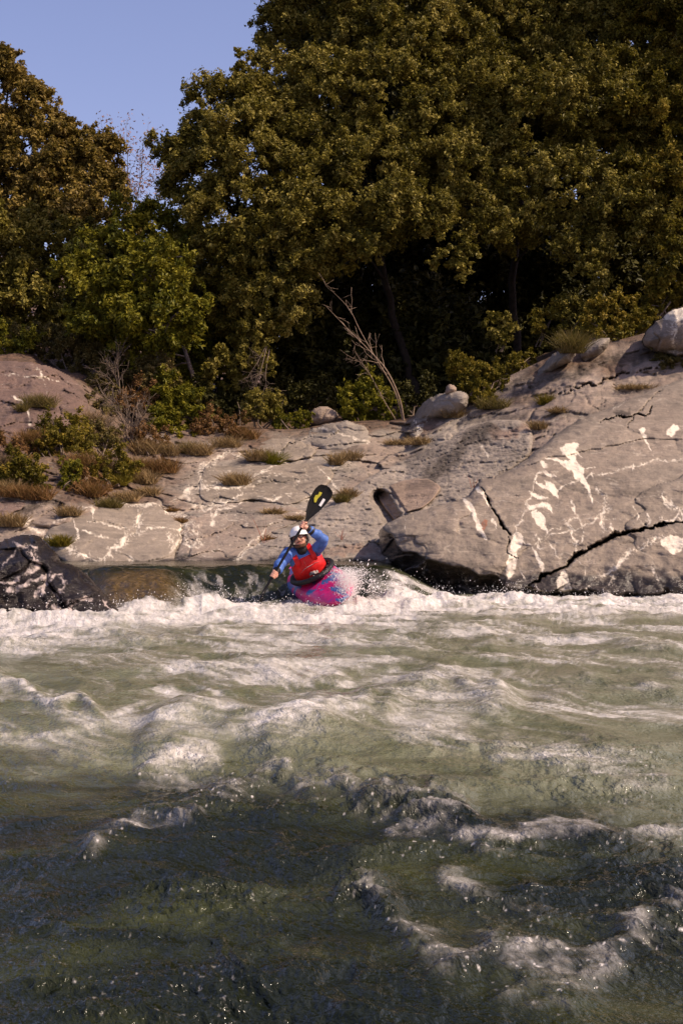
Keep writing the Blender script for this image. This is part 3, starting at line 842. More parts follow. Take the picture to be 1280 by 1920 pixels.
def water_mat():
    m, nt, b = new_mat('river_water')
    foam_and_sparkle = attr(nt, 'foam_and_sparkle'); milk = attr(nt, 'milk'); chop = attr(nt, 'chop')
    v = mapping(nt, (1.0, 1.6, 1.6))
    vs = flowmap(nt, 2.6)
    vd = flowmap(nt, 1.8)
    n1 = noise(nt, v, 1.3, 5, 0.6, 0.5)
    n2 = noise(nt, vs, 4.5, 8, 0.68, 1.0)
    n3 = noise(nt, vd, 22.0, 5, 0.7, 0.6)
    deep = mixc(nt, remap(nt, n1, 0.45, 0.7), (0.009, 0.0115, 0.0045), (0.034, 0.038, 0.011))
    mil = mixc(nt, remap(nt, n1, 0.3, 0.7), (0.094, 0.099, 0.048), (0.188, 0.188, 0.12))
    c = mixc(nt, milk, deep, mil)
    ff = mathn(nt, 'ADD', foam_and_sparkle, mathn(nt, 'MULTIPLY', mathn(nt, 'SUBTRACT', n2, 0.5), 0.55))
    ff = mathn(nt, 'ADD', ff, mathn(nt, 'MULTIPLY', mathn(nt, 'SUBTRACT', n3, 0.5), 0.4))
    ff = mathn(nt, 'MULTIPLY', remap(nt, ff, -0.05, 1.1), remap(nt, foam_and_sparkle, 0.0, 0.3))
    fc = mixc(nt, remap(nt, n3, 0.3, 0.75), (0.46, 0.42, 0.37), (0.74, 0.69, 0.65))
    c = mixc(nt, ff, c, fc)
    oc = mixc(nt, remap(nt, n3, 0.3, 0.7), (0.045, 0.029, 0.012), (0.15, 0.097, 0.038))
    c = mixc(nt, mathn(nt, 'MULTIPLY', attr(nt, 'ochre'), mathn(nt, 'SUBTRACT', 1.0, ff)), c, oc)
    nt.links.new(c, b.inputs['Base Color'])
    nt.links.new(remap(nt, ff, 0.1, 1.0, 0.11, 0.5), b.inputs['Roughness'])
    b.inputs['IOR'].default_value = 1.33
    b.inputs['Specular IOR Level'].default_value = 0.5
    vb = flowmap(nt, 1.7)
    r1 = noise(nt, vb, 10.0, 3, 0.55, 0.8)
    r2 = noise(nt, vb, 32.0, 3, 0.6, 0.5)
    r3 = noise(nt, vb, 85.0, 2, 0.5, 0.3)
    h = mathn(nt, 'ADD', mathn(nt, 'MULTIPLY', r1, 0.014), mathn(nt, 'ADD', mathn(nt, 'MULTIPLY', r2, 0.008), mathn(nt, 'MULTIPLY', r3, 0.0048)))
    h = mathn(nt, 'MULTIPLY', h, chop)
    bp = N(nt, 'ShaderNodeBump')
    bp.inputs['Strength'].default_value = 1.0
    bp.inputs['Distance'].default_value = 1.0
    nt.links.new(h, bp.inputs['Height'])
    nt.links.new(bp.outputs[0], b.inputs['Normal'])
    return m


M['water'] = water_mat()
# standing waves: crest line in the photograph, crest height, front / back width (m), foam on the crest, roughness
RIDGES = [
    ([(250, 1375), (330, 1345), (400, 1322), (500, 1328), (600, 1325), (660, 1312), (720, 1285), (770, 1262), (830, 1250), (900, 1275), (980, 1300)], 0.17, 0.5, 0.6, 0.62, 0.05),
    ([(240, 1440), (300, 1420), (370, 1400), (430, 1410)], 0.07, 0.3, 0.5, 0.55, 0.04),
    ([(330, 1530), (400, 1490), (460, 1455), (520, 1422), (580, 1448), (640, 1465), (690, 1495), (760, 1510), (900, 1518)], 0.15, 0.22, 0.35, 0.22, 0.05),
    ([(700, 1570), (760, 1540), (860, 1545), (920, 1568), (1000, 1560), (1100, 1552), (1200, 1558), (1300, 1560)], 0.06, 0.15, 0.3, 0.42, 0.03),
    ([(140, 1590), (200, 1565), (260, 1540), (340, 1535), (380, 1545)], 0.06, 0.14, 0.25, 0.4, 0.03),
    ([(620, 1700), (650, 1655), (700, 1680), (760, 1735), (840, 1780), (900, 1760), (960, 1745)], 0.075, 0.13, 0.2, 0.2, 0.03),
    ([(900, 1800), (1000, 1790), (1080, 1800), (1160, 1740), (1220, 1690), (1290, 1685), (1400, 1690)], 0.075, 0.14, 0.24, 0.26, 0.03),
    ([(800, 1660), (870, 1668), (960, 1685), (1040, 1700)], 0.04, 0.1, 0.18, 0.22, 0.02),
    ([(-60, 1240), (0, 1262), (60, 1290), (110, 1318), (150, 1300), (200, 1345)], 0.10, 0.25, 0.35, 0.8, 0.05),
    ([(540, 1190), (600, 1196), (680, 1206), (760, 1212), (820, 1222)], 0.09, 0.35, 0.5, 0.6, 0.05),
    ([(360, 1250), (460, 1240), (560, 1262), (660, 1265)], 0.07, 0.35, 0.5, 0.35, 0.05),
    ([(860, 1215), (960, 1195), (1080, 1190), (1200, 1195)], 0.07, 0.4, 0.6, 0.35, 0.05),
    ([(1100, 1222), (1170, 1205), (1240, 1215), (1300, 1210)], 0.09, 0.3, 0.4, 0.5, 0.05),
    ([(1000, 1300), (1100, 1275), (1200, 1280), (1300, 1270)], 0.08, 0.4, 0.6, 0.35, 0.05),
    ([(-60, 1200), (60, 1195), (160, 1180), (300, 1190), (420, 1178)], 0.10, 0.5, 0.5, 0.7, 0.05),
    ([(900, 1420), (1000, 1400), (1120, 1430), (1280, 1450)], 0.06, 0.4, 0.5, 0.4, 0.05),
]
# frothing humps at the foot of the drop: px, Y, radius, height
HUMPS = [(-60, 13.2, 0.6, 0.3), (20, 13.1, 0.45, 0.34), (70, 12.9, 0.4, 0.27), (150, 12.6, 0.5, 0.2), (240, 13.6, 0.4, 0.12), (290, 13.9, 0.35, 0.14), (365, 14.3, 0.28, 0.27), (410, 14.2, 0.4, 0.2), (470, 14.0, 0.4, 0.17), (545, 14.0, 0.4, 0.10),
         (600, 13.9, 0.3, 0.04), (640, 13.8, 0.3, 0.04), (668, 14.1, 0.3, 0.1), (700, 14.8, 0.35, 0.2), (760, 15.2, 0.4, 0.26), (800, 15.4, 0.35, 0.27), (850, 15.2, 0.4, 0.15), (950, 15.9, 0.28, 0.17), (975, 15.7, 0.3, 0.18), (1120, 15.8, 0.4, 0.12), (1280, 15.9, 0.5, 0.1)]


def water_fields(PX, Y):
    X = (PX - 640) / F * Y
    PYf = 960 + F * 1.0 / Y
    M0 = (1 - sstep(700, 860, PX))
    lip = 0.15 * fbm(X * 1.2, 0, 4, 2)
    drop = sstep(15.0, 16.95, Y + lip) * M0
    drop = np.where(PX < 150, drop * sstep(40, 150, PX) + (1 - sstep(40, 150, PX)) * sstep(15.0, 16.5, Y), drop)
    ocm = sstep(150, 215, PX) * (1 - sstep(300, 375, PX))
    dr2 = np.clip(1 - ((16.95 - Y) / 3.1) ** 2, 0, 1) * (Y < 16.95) + (Y >= 16.95)
    drop = drop * (1 - ocm) + ocm * dr2
    z = 0.35 * drop
    calm = sstep(16.7, 17.3, Y) * M0
    fall = np.clip(drop * (1 - drop) * 4, 0, 1)
    amp = np.interp(Y, [2, 4, 6, 9, 14, 16, 20], [0.6, 0.7, 1.0, 1.0, 1.0, 0.8, 0.6]) * (1 - 0.85 * calm) * (1 - 0.55 * fall)
    xr, yr = X * 0.97 + Y * 0.2, Y * 0.97 - X * 0.2
    wx = xr + 0.35 * fbm(xr * 0.8, yr * 0.8, 2.5, 2); wy = yr + 0.35 * fbm(xr * 0.8, yr * 0.8, 8.5, 2)
    big = ridged(wx * 0.6, wy * 0.75, 1.5, 2)
    mid = ridged(wx * 2.0, wy * 1.9, 4.5, 3)
    z = z + amp * (0.046 * (big - 0.3) + np.interp(Y, [3, 5, 10, 14], [0.022, 0.014, 0.020, 0.034]) * (mid - 0.3)) - 0.03 * sstep(10, 13, Y) * (1 - drop)
    foam_and_sparkle = np.zeros(PX.shape); crestm = np.zeros(PX.shape)
    for pts, h, wf, wb_, fs, jit in RIDGES:
        a = catmull(pts, 6)
        ya = F * (1.0 - (0.36 if wf < 0.25 else 0.45) * h) / (a[:, 1] - 960)
        o_ = np.argsort(a[:, 0])
        x_s = a[o_, 0]
        yc = np.interp(PX, x_s, ya[o_]) + wf * (0.8 * fbm(X * 3, Y * 0.4, h * 50, 3) + (0.9 * fbm(X * 9, Y * 7, h * 20, 3) if wf < 0.25 else 0))
        env = sstep(x_s[0] - 10, x_s[0] + 50, PX) * (1 - sstep(x_s[-1] - 50, x_s[-1] + 10, PX))
        if not (env > 0).any(): continue
        dy = Y - yc
        sh = np.where(dy < 0, np.exp(-(dy / wf) ** 2), np.exp(-(dy / wb_) ** 2))
        mod = 0.75 + 0.8 * fbm(X * 3.2, Y * 1.0, h * 77, 3)
        z = z + (0.36 if wf < 0.25 else 0.45) * h * env * sh * np.clip(mod, 0.45, 1.3)
        crestm = np.maximum(crestm, env * np.exp(-((dy + 0.05) / (wf * 1.2)) ** 2))
        fo = np.where(dy < 0, np.exp(-(dy / (wf * 0.8)) ** 2), np.exp(-(dy / (wb_ * 0.55)) ** 2))
        foam_and_sparkle = np.maximum(foam_and_sparkle, env * fs * (0.85 if wf < 0.25 else 1.0) * fo * np.clip(0.65 + 1.1 * fbm(X * 3, Y * 5, h * 31, 5, 2.1, 0.6), 0, 1.3))
    hump = np.zeros(PX.shape)
    for hx, hy, r, h in HUMPS:
        d2 = ((X - (hx - 640) / F * hy) ** 2 * 0.7 + (Y - hy) ** 2) / r ** 2
        hump = np.maximum(hump, 0.62 * h * np.exp(-d2))
    z = z + hump * (0.75 + 0.7 * fbm(X * 2.6, Y * 2.6, 21, 4))
    # foam cover
    band = sstep(10.8, 13.2, Y) * (1 - sstep(15.0, 15.5, Y + 0.3 * fbm(X * 2, Y * 2, 33, 3)))
    band_r = sstep(12.3, 14.6, Y) * (1 - sstep(16.4, 17.0, Y)) * sstep(700, 760, PX)
    band = np.maximum(band * (1 - sstep(720, 900, PX)), band_r * 0.9)
    left = 1 - sstep(80, 420, PX)
    band = np.maximum(band, left * sstep(9.0, 11.6, Y) * (1 - sstep(14.6, 15.2, Y)))
    sx, sy = wx, wy
    al, ac = 0.37 * sx - 0.93 * sy, 0.93 * sx + 0.37 * sy
    st = fbm(ac * 1.15, al * 0.62, 14.0, 5, 2.1, 0.58)
    st2 = 0.6 * fbm(ac * 5.0, al * 1.3, 24.0, 4, 2.1, 0.6) + 0.5 * fbm(ac * 15.0, al * 2.4, 34.0, 4, 2.1, 0.6)
    midz = sstep(4.8, 6.2, Y) * (1 - sstep(13.5, 15, Y))
    cover = 0.30 * midz + 0.16
    f2 = 0.85 * sstep(-0.02, 1.0, st * 0.7 + st2 * 0.62 + cover - 0.10)
    f2 = f2 * np.interp(Y, [2, 4.3, 5.4, 7, 15, 16, 17, 20], [0.02, 0.06, 0.4, 0.85, 0.9, 0.5, 0.05, 0.0])
    f2 = f2 * (1 - 0.0 * calm)
    fb = band * np.clip(0.85 + 1.0 * fbm(X * 1.6, Y * 2.4, 44, 6, 2.1, 0.6), 0, 1.15)
    ffall = fall * M0 * sstep(0.12, 0.5, fbm(X * 9.0 + 2 * Y, Y * 1.5, 55, 5, 2.1, 0.65)) * 0.38
    foam_and_sparkle = np.clip(np.maximum(np.maximum(foam_and_sparkle, f2), np.maximum(fb, ffall)) + 0.6 * np.clip(hump * 5, 0, 1) * np.clip(0.7 + fbm(X * 3, Y * 3, 66, 3), 0, 1), 0, 1)
    foam_and_sparkle = foam_and_sparkle * (1 - sstep(16.2, 16.9, Y) * M0)
    # milky, aerated water fades out towards the viewer
    edge = np.interp(PX, [-500, 0, 350, 520, 700, 1000, 1280, 1800], [1440, 1440, 1455, 1440, 1490, 1530, 1565, 1570])
    milk = 1 - sstep(-60, 70, PYf - edge + 60 * fbm(X * 1.5, Y * 1.5, 77, 3))
    milk = np.clip(milk, 0, 1) * (1 - sstep(14.6, 15.6, Y) * M0)
    milk = np.maximum(milk, 0.05 * sstep(0.0, 0.5, fbm(X * 0.9, Y * 1.4, 88, 3)))
    milk = milk * (1 - sstep(14.6, 15.6, Y) * M0 * 0.95)
    # froth texture and small chop
    fr = np.clip(foam_and_sparkle * 1.2, 0, 1) * sstep(5, 9, Y)
    z = z + fr * np.interp(Y, [5, 10, 13, 16], [0.003, 0.008, 0.032, 0.04]) * fbm(X * 4.5, Y * 5.5, 5, 4, 2.1, 0.6)
    near = 1 - sstep(4.8, 7.2, Y)
    tur = np.clip(0.75 + 1.0 * fbm(X * 0.9, Y * 1.3, 91, 3), 0.15, 1.6)
    tc = tur + 0.9 * sstep(-0.05, 0.45, fbm(X * 1.4, Y * 1.0, 95, 4, 2.1, 0.6)) + 1.1 * crestm * np.clip(0.6 + fbm(X * 2, Y * 2, 61, 3), 0, 1.4)
    def cusp(x, y, q, e=0.03):
        n_ = pn(x, y, q)
        return 1 - 2.0 * np.sqrt(n_ * n_ + e * e)
    ux, uy = wx + 0.10 * fbm(wx * 2.5, wy * 2.5, 51, 2), wy + 0.10 * fbm(wx * 2.5, wy * 2.5, 57, 2)
    z = z + near * (tur * (0.026 * (cusp(ux * 1.9 + 3, uy * 2.0, 19.5) - 0.3) + 0.011 * cusp(ux * 4.6 - 0.8 * uy, uy * 4.4, 9.5)) + tc * (0.0085 * cusp(ux * 10 + 2 * uy, uy * 9, 3.5, 0.05) + 0.0050 * cusp(ux * 22, uy * 23, 6.5, 0.06) + 0.0026 * fbm(X * 50, Y * 52, 6, 2)))
    z = z + (1 - near) * (1 - calm) * 0.009 * ridged(wx * 7, wy * 7, 9.5, 2)
    fl = fall * M0
    z = z + fl * 0.03 * ridged(X * 4 + 0.6 * Y, Y * 1.0, 13, 3)
    rough = sstep(-0.05, 0.45, fbm(X * 1.4, Y * 1.0, 95, 4, 2.1, 0.6)) * near
    sparkle = sstep(0.46, 0.8, fbm(X * 62 + 9 * Y, Y * 44, 101, 2)) * np.clip(0.45 * rough + 1.1 * crestm - 0.05, 0, 0.85) * np.interp(Y, [2, 6.5, 8], [1, 1, 0])  # white flecks painted into the foam as sun sparkles
    sheen = 0.2 * np.clip(crestm * 1.2, 0, 1) * np.clip(0.5 + 1.2 * fbm(X * 6, Y * 7, 103, 4), 0, 1) * np.interp(Y, [2, 6, 7.5], [1, 1, 0])  # pale crest sheen, likewise painted in as thin foam
    foam_and_sparkle = np.clip(np.maximum(np.maximum(foam_and_sparkle, 0.95 * sparkle), foam_and_sparkle + sheen), 0, 1)
    chop = (1 + 0.5 * rough) * np.clip(np.interp(Y, [2, 6, 12, 20], [1.15, 1.2, 1.3, 1.2]) * (0.6 + 0.5 * tur) * (1 - 0.6 * calm) * (1 + 0.6 * crestm), 0.1, 3)
    ochre = ocm * sstep(13.6, 14.0, Y) * (1 - sstep(15.2, 16.3, Y + 0.5 * fbm(X * 3, Y * 1.5, 81, 3)))
    foam_and_sparkle = foam_and_sparkle * (1 - ocm * sstep(13.9, 14.3, Y + 0.25 * fbm(X * 4, Y * 2, 84, 3)) * 0.85)
    milk = milk * (1 - ocm * sstep(13.8, 14.1, Y))
    return X, z, foam_and_sparkle, milk, chop, ochre


def build_water():
    px = big_grid(-700, 2000, -60, 1340, 2.2, 7)
    ys = [F / (py - 960) for py in np.arange(2010, 1132, -2.0)]
    ys += list(np.arange(ys[-1] + 0.035, 17.4, 0.035)) + list(np.arange(17.45, 19.6, 0.1))
    PX, Y = np.meshgrid(px, np.array(ys))
    X, z, foam_and_sparkle, milk, chop, ochre = water_fields(PX, Y)
    co = np.stack([X, Y, z], -1)
    o = mesh_np('river_water', co.reshape(-1, 3), grid_faces(*PX.shape), M['water'], None, {'foam_and_sparkle': foam_and_sparkle, 'milk': milk, 'chop': chop, 'ochre': ochre})
    tag(o, kind='structure')


build_water()
M['spray'] = plain('white_spray', (0.86, 0.82, 0.80), 0.35, 0.5, 0.03)


def droplets(name, label, pts, rad, pull=None):
    n = len(pts)
    o8 = np.array([[1, 0, 0], [-1, 0, 0], [0, 1, 0], [0, -1, 0], [0, 0, 1], [0, 0, -1]], float)
    f8 = np.array([[0, 2, 4], [2, 1, 4], [1, 3, 4], [3, 0, 4], [2, 0, 5], [1, 2, 5], [3, 1, 5], [0, 3, 5]])
    st = 1 + 0.5 * np.random.RandomState(3).rand(n, 1, 3)
    co = pts[:, None] + rad[:, None, None] * o8[None] * st
    if pull is not None:        # water strings: drawn out along their flight
        d = unit(pull)
        k = (o8[None] * d[:, None]).sum(-1)
        co = co + (k * rad[:, None] * (1.5 + 3 * np.random.RandomState(4).rand(n, 1)))[..., None] * d[:, None]
    f = (f8[None] + (np.arange(n) * 6)[:, None, None]).reshape(-1, 3)
    return tag(mesh_np(name, co.reshape(-1, 3), f, M['spray']), label, 'spray', kind='stuff')


def build_spray():
    r = np.random.RandomState(5)
    # plume thrown up beside the bow
    n = 9500
    t = r.rand(n) ** 0.8
    base = P(646, 1122, 14.55)
    px_ = 648 + 10 * (1 - t) * r.normal(size=n) * 0.9 + t * (6 + 17 * r.normal(size=n))
    py_ = 1130 - 62 * t + 5 * r.normal(size=n)
    Yp = 14.75 + 0.18 * r.normal(size=n)
    pts = PA(px_, py_, Yp)
    rad = (0.0011 + 0.0028 * r.rand(n) ** 4) * (1.25 - 0.6 * t)
    # a wide veil of single drops to its right
    m = 500
    px2 = 680 + 30 * r.normal(size=m); py2 = 1112 - 22 * np.abs(r.normal(size=m)); Y2 = 15.0 + 0.3 * r.normal(size=m)
    pts = np.vstack([pts, PA(px2, py2, Y2)])
    rad = np.concatenate([rad, 0.0016 + 0.0035 * r.rand(m) ** 3])
    pull = pts - np.array(P(648, 1135, 14.7)) + 0.06 * r.normal(size=pts.shape)
    droplets('spray_plume', 'white plume of spray thrown up beside the kayak bow', pts, rad, pull)
    # drops jumping over the froth at the foot of the drop
    n = 4200
    hx = r.randint(0, len(HUMPS), n)
    H = np.array(HUMPS)[hx]
    X = (H[:, 0] - 640) / F * H[:, 1] + H[:, 2] * 0.8 * r.normal(size=n)
    Y = H[:, 1] + H[:, 2] * 0.6 * r.normal(size=n) + 0.1
    px_ = X / Y * F + 640
    _, z, foam_and_sparkle, _m, _c, _o = water_fields(px_, Y)
    zz = z + np.abs(r.normal(size=n)) * 0.07 * (H[:, 3] / 0.2)
    keep = (foam_and_sparkle > 0.35)
    pts = np.stack([X, Y, zz], -1)[keep]
    droplets('spray_drops', 'loose white drops jumping over the froth below the drop', pts, (0.0014 + 0.004 * r.rand(len(pts)) ** 3.5))


build_spray()


# ------------------------------------------------------------------ trees and plants
def leaves_np(c, nrm, size, asp, r):
    """one small folded diamond per leaf"""
    n = len(c)
    a = r.normal(size=(n, 3))
    u = np.cross(nrm, a); u /= np.linalg.norm(u, axis=1)[:, None] + 1e-9
    w = np.cross(nrm, u)
    L = (size * (0.65 + 0.7 * r.rand(n)))[:, None]
    W = L * asp
    up = nrm * L * 0.14
    v0 = c - u * L * 0.5
    v2 = c + u * L * 0.5
    v1 = c + w * W * 0.5 + up + u * L * 0.05
    v3 = c - w * W * 0.5 + up + u * L * 0.05
    co = np.stack([v0, v1, v2, v3], 1).reshape(-1, 3)
    f = np.arange(4 * n).reshape(n, 4)
    return co, f




def crown_np(lobes, r, leaf=0.082, asp=0.52, dens=0.95, puff=(0.15, 0.33), back=0.3, tint0=0.5, gap=0.0, cover=1.0):
    """lobes: (px,py,r_px,Y) spheres; puffs of leaves over their outsides"""
    C = np.array([list(P(a, b, y)) for a, b, q, y in lobes])
    RR = np.array([q / F * y for a, b, q, y in lobes])
    pc, pr, pdir = [], [], []
    for i in range(len(C)):
        pm = min(0.5 * (puff[0] + puff[1]), RR[i] * 0.55)
        n = max(5, int(cover * 4.0 * RR[i] ** 2 / pm ** 2))
        d = unit(r.normal(size=(n, 3)))
        rad = RR[i] * (0.55 + 0.5 * r.rand(n) ** 0.7)
        q = C[i] + d * rad[:, None] * np.array([1, 0.9, 1])
        inner = np.zeros(n, bool)
        for j in range(len(C)):
            if j != i: inner |= np.linalg.norm(q - C[j], axis=1) < RR[j] * 0.62
        keep = ~inner & ((d[:, 1] < 0.25) | (r.rand(n) < back)) & (r.rand(n) > gap)
        pc.append(q[keep]); pdir.append(d[keep])
        pr.append(pm * (0.7 + 0.6 * r.rand(keep.sum())))
    pc, pr, pdir = np.vstack(pc), np.concatenate(pr), np.vstack(pdir)
    cs, ns, tn = [], [], []
    la = leaf * leaf * asp * 0.55
    for q, rad, dd in zip(pc, pr, pdir):
        n = max(6, int(dens * 12.5 * rad ** 2 / la))
        K = max(4, int(rad / 0.036))
        an = 0.75 + 0.6 * r.rand(3)
        sd = unit(r.normal(size=(K, 3)) + 0.6 * dd + np.array([0, -0.12, 0.22]))
        sc = q + sd * rad * (0.35 + 0.85 * r.rand(K, 1) ** 0.8) * an
        k = r.randint(0, K, n)
        d = sd[k]
        p = sc[k] + r.normal(size=(n, 3)) * rad * 0.17 + d * rad * 0.2 * r.normal(size=(n, 1))
        cs.append(p)
        ns.append(unit(d * 0.5 + np.array([0, -0.1, 0.5]) + 0.7 * r.normal(size=(n, 3))))
        st_ = 0.13 * r.normal(size=K)
        pt = tint0 + 0.16 * r.normal()
        tn.append(np.clip(pt + st_[k] + 0.18 * r.normal(size=n), 0, 1))
    c, nn, t = np.vstack(cs), np.vstack(ns), np.concatenate(tn)
    co, f = leaves_np(c, nn, leaf, asp, r)
    return co, f, np.repeat(t, 4), pc


def tree(name, label, cat, lobes, mat, trunk, bark='bark_dark', seed=1, group=None, nlimb=14, **kw):
    r = np.random.RandomState(seed)
    tr = np.array([list(P(a, b, y)) for a, b, y, q in trunk])
    rad = np.array([q for a, b, y, q in trunk]) * (0.5 if bark == 'bark_dark' else 1.0)
    root = empty(name, tr[0])
    co, f, t, pc = crown_np(lobes, r, **kw)
    adopt(root, mesh_np('crown', co, f, M[mat], None, {'tint': t}, smooth=False))
    b = Bag()
    tt = catmull(tr, 6)
    rr = np.interp(np.linspace(0, 1, len(tt)), np.linspace(0, 1, len(rad)), rad)
    tt[1:-1] += 0.04 * r.normal(size=(len(tt) - 2, 3)) * rad.max() / 0.15
    b.tube(tt, rr, 7)
    pick = pc[r.choice(len(pc), min(nlimb, len(pc)), replace=False)]
    for q in pick:
        cand = tt[len(tt) // 3:]
        k = np.argmin(np.linalg.norm(cand - q, axis=1) + 0.5 * np.abs(q[2] - 0.9 - cand[:, 2])) + len(tt) // 3
        s = tt[k]
        m = (s + q) / 2 + np.array([0, 0, 0.18 * np.linalg.norm(q - s)]) + 0.12 * r.normal(size=3)
        pts = catmull([s, m, q], 5)
        b.tube(pts, np.linspace(rr[k] * 0.45, 0.012, len(pts)), 5)
    b.build('trunk', M[bark], root)
    return tag(root, label, cat, group)


G1 = 'evergreen oaks along the river bank'
tree('oak_tree', 'evergreen oak with a thin leafy spire at the left end of the main wood', 'tree',
     [(420, 232, 68, 29), (345, 268, 50, 29), (312, 285, 28, 29), (380, 205, 35, 29), (460, 300, 95, 28.6), (375, 345, 62, 28.8), (440, 410, 90, 28.3), (500, 470, 95, 28), (400, 500, 62, 28.4), (460, 560, 62, 28), (530, 570, 55, 27.6), (395, 570, 40, 28.2), (490, 620, 35, 27.4), (457, 112, 14, 29), (452, 140, 15, 29), (468, 168, 26, 29), (490, 215, 55, 29), (350, 480, 36, 28.6)],
     'oak', [(480, 800, 28.6, 0.17), (470, 640, 28.8, 0.14), (450, 450, 28.9, 0.11), (430, 260, 29, 0.05)], seed=21, group=G1, nlimb=22)
tree('oak_tree', 'tallest evergreen oak rising beyond the top of the picture above the bare sapling', 'tree',
     [(600, 70, 100, 31), (540, 140, 52, 30.4), (528, 40, 34, 30.8), (515, 10, 22, 30.8), (510, 95, 22, 30.6), (700, 50, 115, 31), (615, 215, 105, 29.6), (720, 190, 105, 29.4), (540, 250, 60, 29.4), (590, 335, 95, 28.6), (690, 335, 92, 28.5), (600, 425, 72, 27.6), (690, 420, 58, 27.4), (780, 110, 100, 30), (800, 270, 92, 29), (640, 475, 34, 27.6), (770, 385, 55, 27.4), (560, 510, 42, 27.6), (600, -80, 110, 31), (740, -90, 120, 31)],
     'oak', [(790, 760, 29.6, 0.2), (745, 620, 29.9, 0.17), (700, 420, 30, 0.14), (660, 150, 30.6, 0.08), (650, -40, 31, 0.03)], seed=22, group=G1, nlimb=24)
tree('oak_tree', 'broad evergreen oak overhanging the dark hollow above the pale boulders', 'tree',
     [(890, 50, 115, 31), (1010, 90, 120, 31), (1130, 50, 115, 31), (895, 195, 105, 29.6), (1005, 240, 112, 29), (1115, 205, 100, 29.2), (880, 335, 85, 28.6), (975, 375, 72, 28.4), (1070, 360, 72, 28.2), (850, 420, 38, 27.4), (925, 415, 34, 27.6), (825, 482, 20, 27.2), (880, 488, 24, 27.2), (1100, 470, 36, 27.6), (1105, 515, 24, 27.4), (1160, 405, 58, 27.6), (900, -90, 120, 31), (1080, -90, 120, 31)],
     'oak', [(985, 720, 29.8, 0.2), (960, 560, 30, 0.17), (980, 330, 30.2, 0.13), (1000, 60, 31, 0.06), (1010, -40, 31, 0.03)], seed=23, group=G1, nlimb=24)
tree('oak_tree', 'greener oak hanging down at the right edge above the white topped boulder', 'tree',
     [(1240, 110, 110, 30), (1230, 260, 95, 28.6), (1190, 365, 70, 28.2), (1255, 395, 66, 27.6), (1275, 490, 48, 27), (1250, 530, 28, 27), (1340, 180, 120, 29), (1360, 350, 120, 28), (1370, 500, 80, 27.4), (1260, -70, 120, 30), (1400, -20, 140, 30)],
     'greenbrown', [(1400, 640, 28.6, 0.2), (1370, 480, 28.8, 0.16), (1330, 280, 29, 0.12), (1290, 60, 29.8, 0.05)], seed=24, group=G1, tint0=0.45)
G2 = 'russet trees on the left hillside'
tree('oak_tree', 'tall russet leaved tree at the left edge against the sky', 'tree',
     [(10, 190, 68, 36), (30, 130, 30, 36), (70, 210, 42, 36), (-50, 260, 90, 36), (60, 290, 75, 35.6), (-30, 140, 40, 36), (0, 380, 90, 35), (-120, 180, 100, 36), (85, 235, 30, 36), (5, 110, 18, 36)],
     'oak_brown', [(20, 700, 36.4, 0.2), (15, 500, 36.4, 0.16), (10, 300, 36.2, 0.1), (15, 160, 36, 0.04)], seed=31, group=G2, leaf=0.11, dens=1.2, cover=1.2)
tree('oak_tree', 'round russet tree between the tall left tree and the pink twigged one', 'tree',
     [(140, 280, 50, 35.5), (175, 275, 30, 35.5), (190, 305, 35, 35.5), (120, 350, 72, 35), (190, 365, 48, 35), (215, 350, 25, 35), (150, 430, 70, 34.4), (215, 425, 45, 34.4), (120, 235, 20, 35.6), (197, 262, 14, 35.5)],
     'oak_brown', [(150, 700, 35.8, 0.17), (150, 520, 35.8, 0.13), (150, 320, 35.6, 0.06)], seed=32, group=G2, leaf=0.11, dens=1.2, cover=1.2)
G3 = 'leafy trees between the hillside rock and the oaks'
tree('leafy_tree', 'olive green tree above the left rock face, full of dark gaps', 'tree',
     [(40, 480, 72, 33), (-40, 460, 90, 33), (110, 470, 60, 33), (60, 570, 62, 32), (-20, 580, 70, 32), (130, 540, 55, 32.4), (-120, 540, 110, 32), (70, 520, 50, 34), (55, 600, 60, 33)],
     'oak', [(40, 690, 33, 0.14), (45, 560, 33.2, 0.1), (50, 460, 33.2, 0.04)], seed=33, group=G3, leaf=0.11)
tree('leafy_tree', 'yellow green young tree glowing in the sun left of the tall oaks', 'tree',
     [(200, 480, 55, 28.0), (260, 450, 50, 28.4), (285, 425, 30, 28.5), (250, 400, 30, 28.8), (310, 440, 26, 28.4), (180, 550, 60, 27.5), (260, 530, 62, 27.4), (320, 520, 50, 27.2), (230, 600, 55, 27.0), (300, 600, 58, 26.6), (340, 600, 35, 26.4), (325, 470, 32, 28.0), (355, 540, 35, 26.6)],
     'green', [(320, 790, 26.4, 0.07), (300, 660, 26.8, 0.06), (275, 540, 27.6, 0.045), (250, 460, 28, 0.02)], bark='bark', seed=34, group=G3, leaf=0.10, dens=0.85)
tree('leafy_tree', 'slim tree with white trunk at the left edge of the dark wood', 'tree',
     [(345, 640, 40, 28.8), (320, 680, 40, 28.4), (375, 600, 30, 28.8), (355, 690, 24, 28), (400, 640, 25, 28.6)],
     'green', [(365, 792, 27.2, 0.06), (366, 740, 27.3, 0.055), (355, 680, 27.8, 0.045), (335, 620, 28.4, 0.03), (345, 560, 28.8, 0.015)], bark='bark', seed=35, group=G3, dens=0.6, leaf=0.075)
G4 = 'shaded trees deep in the dark hollow'
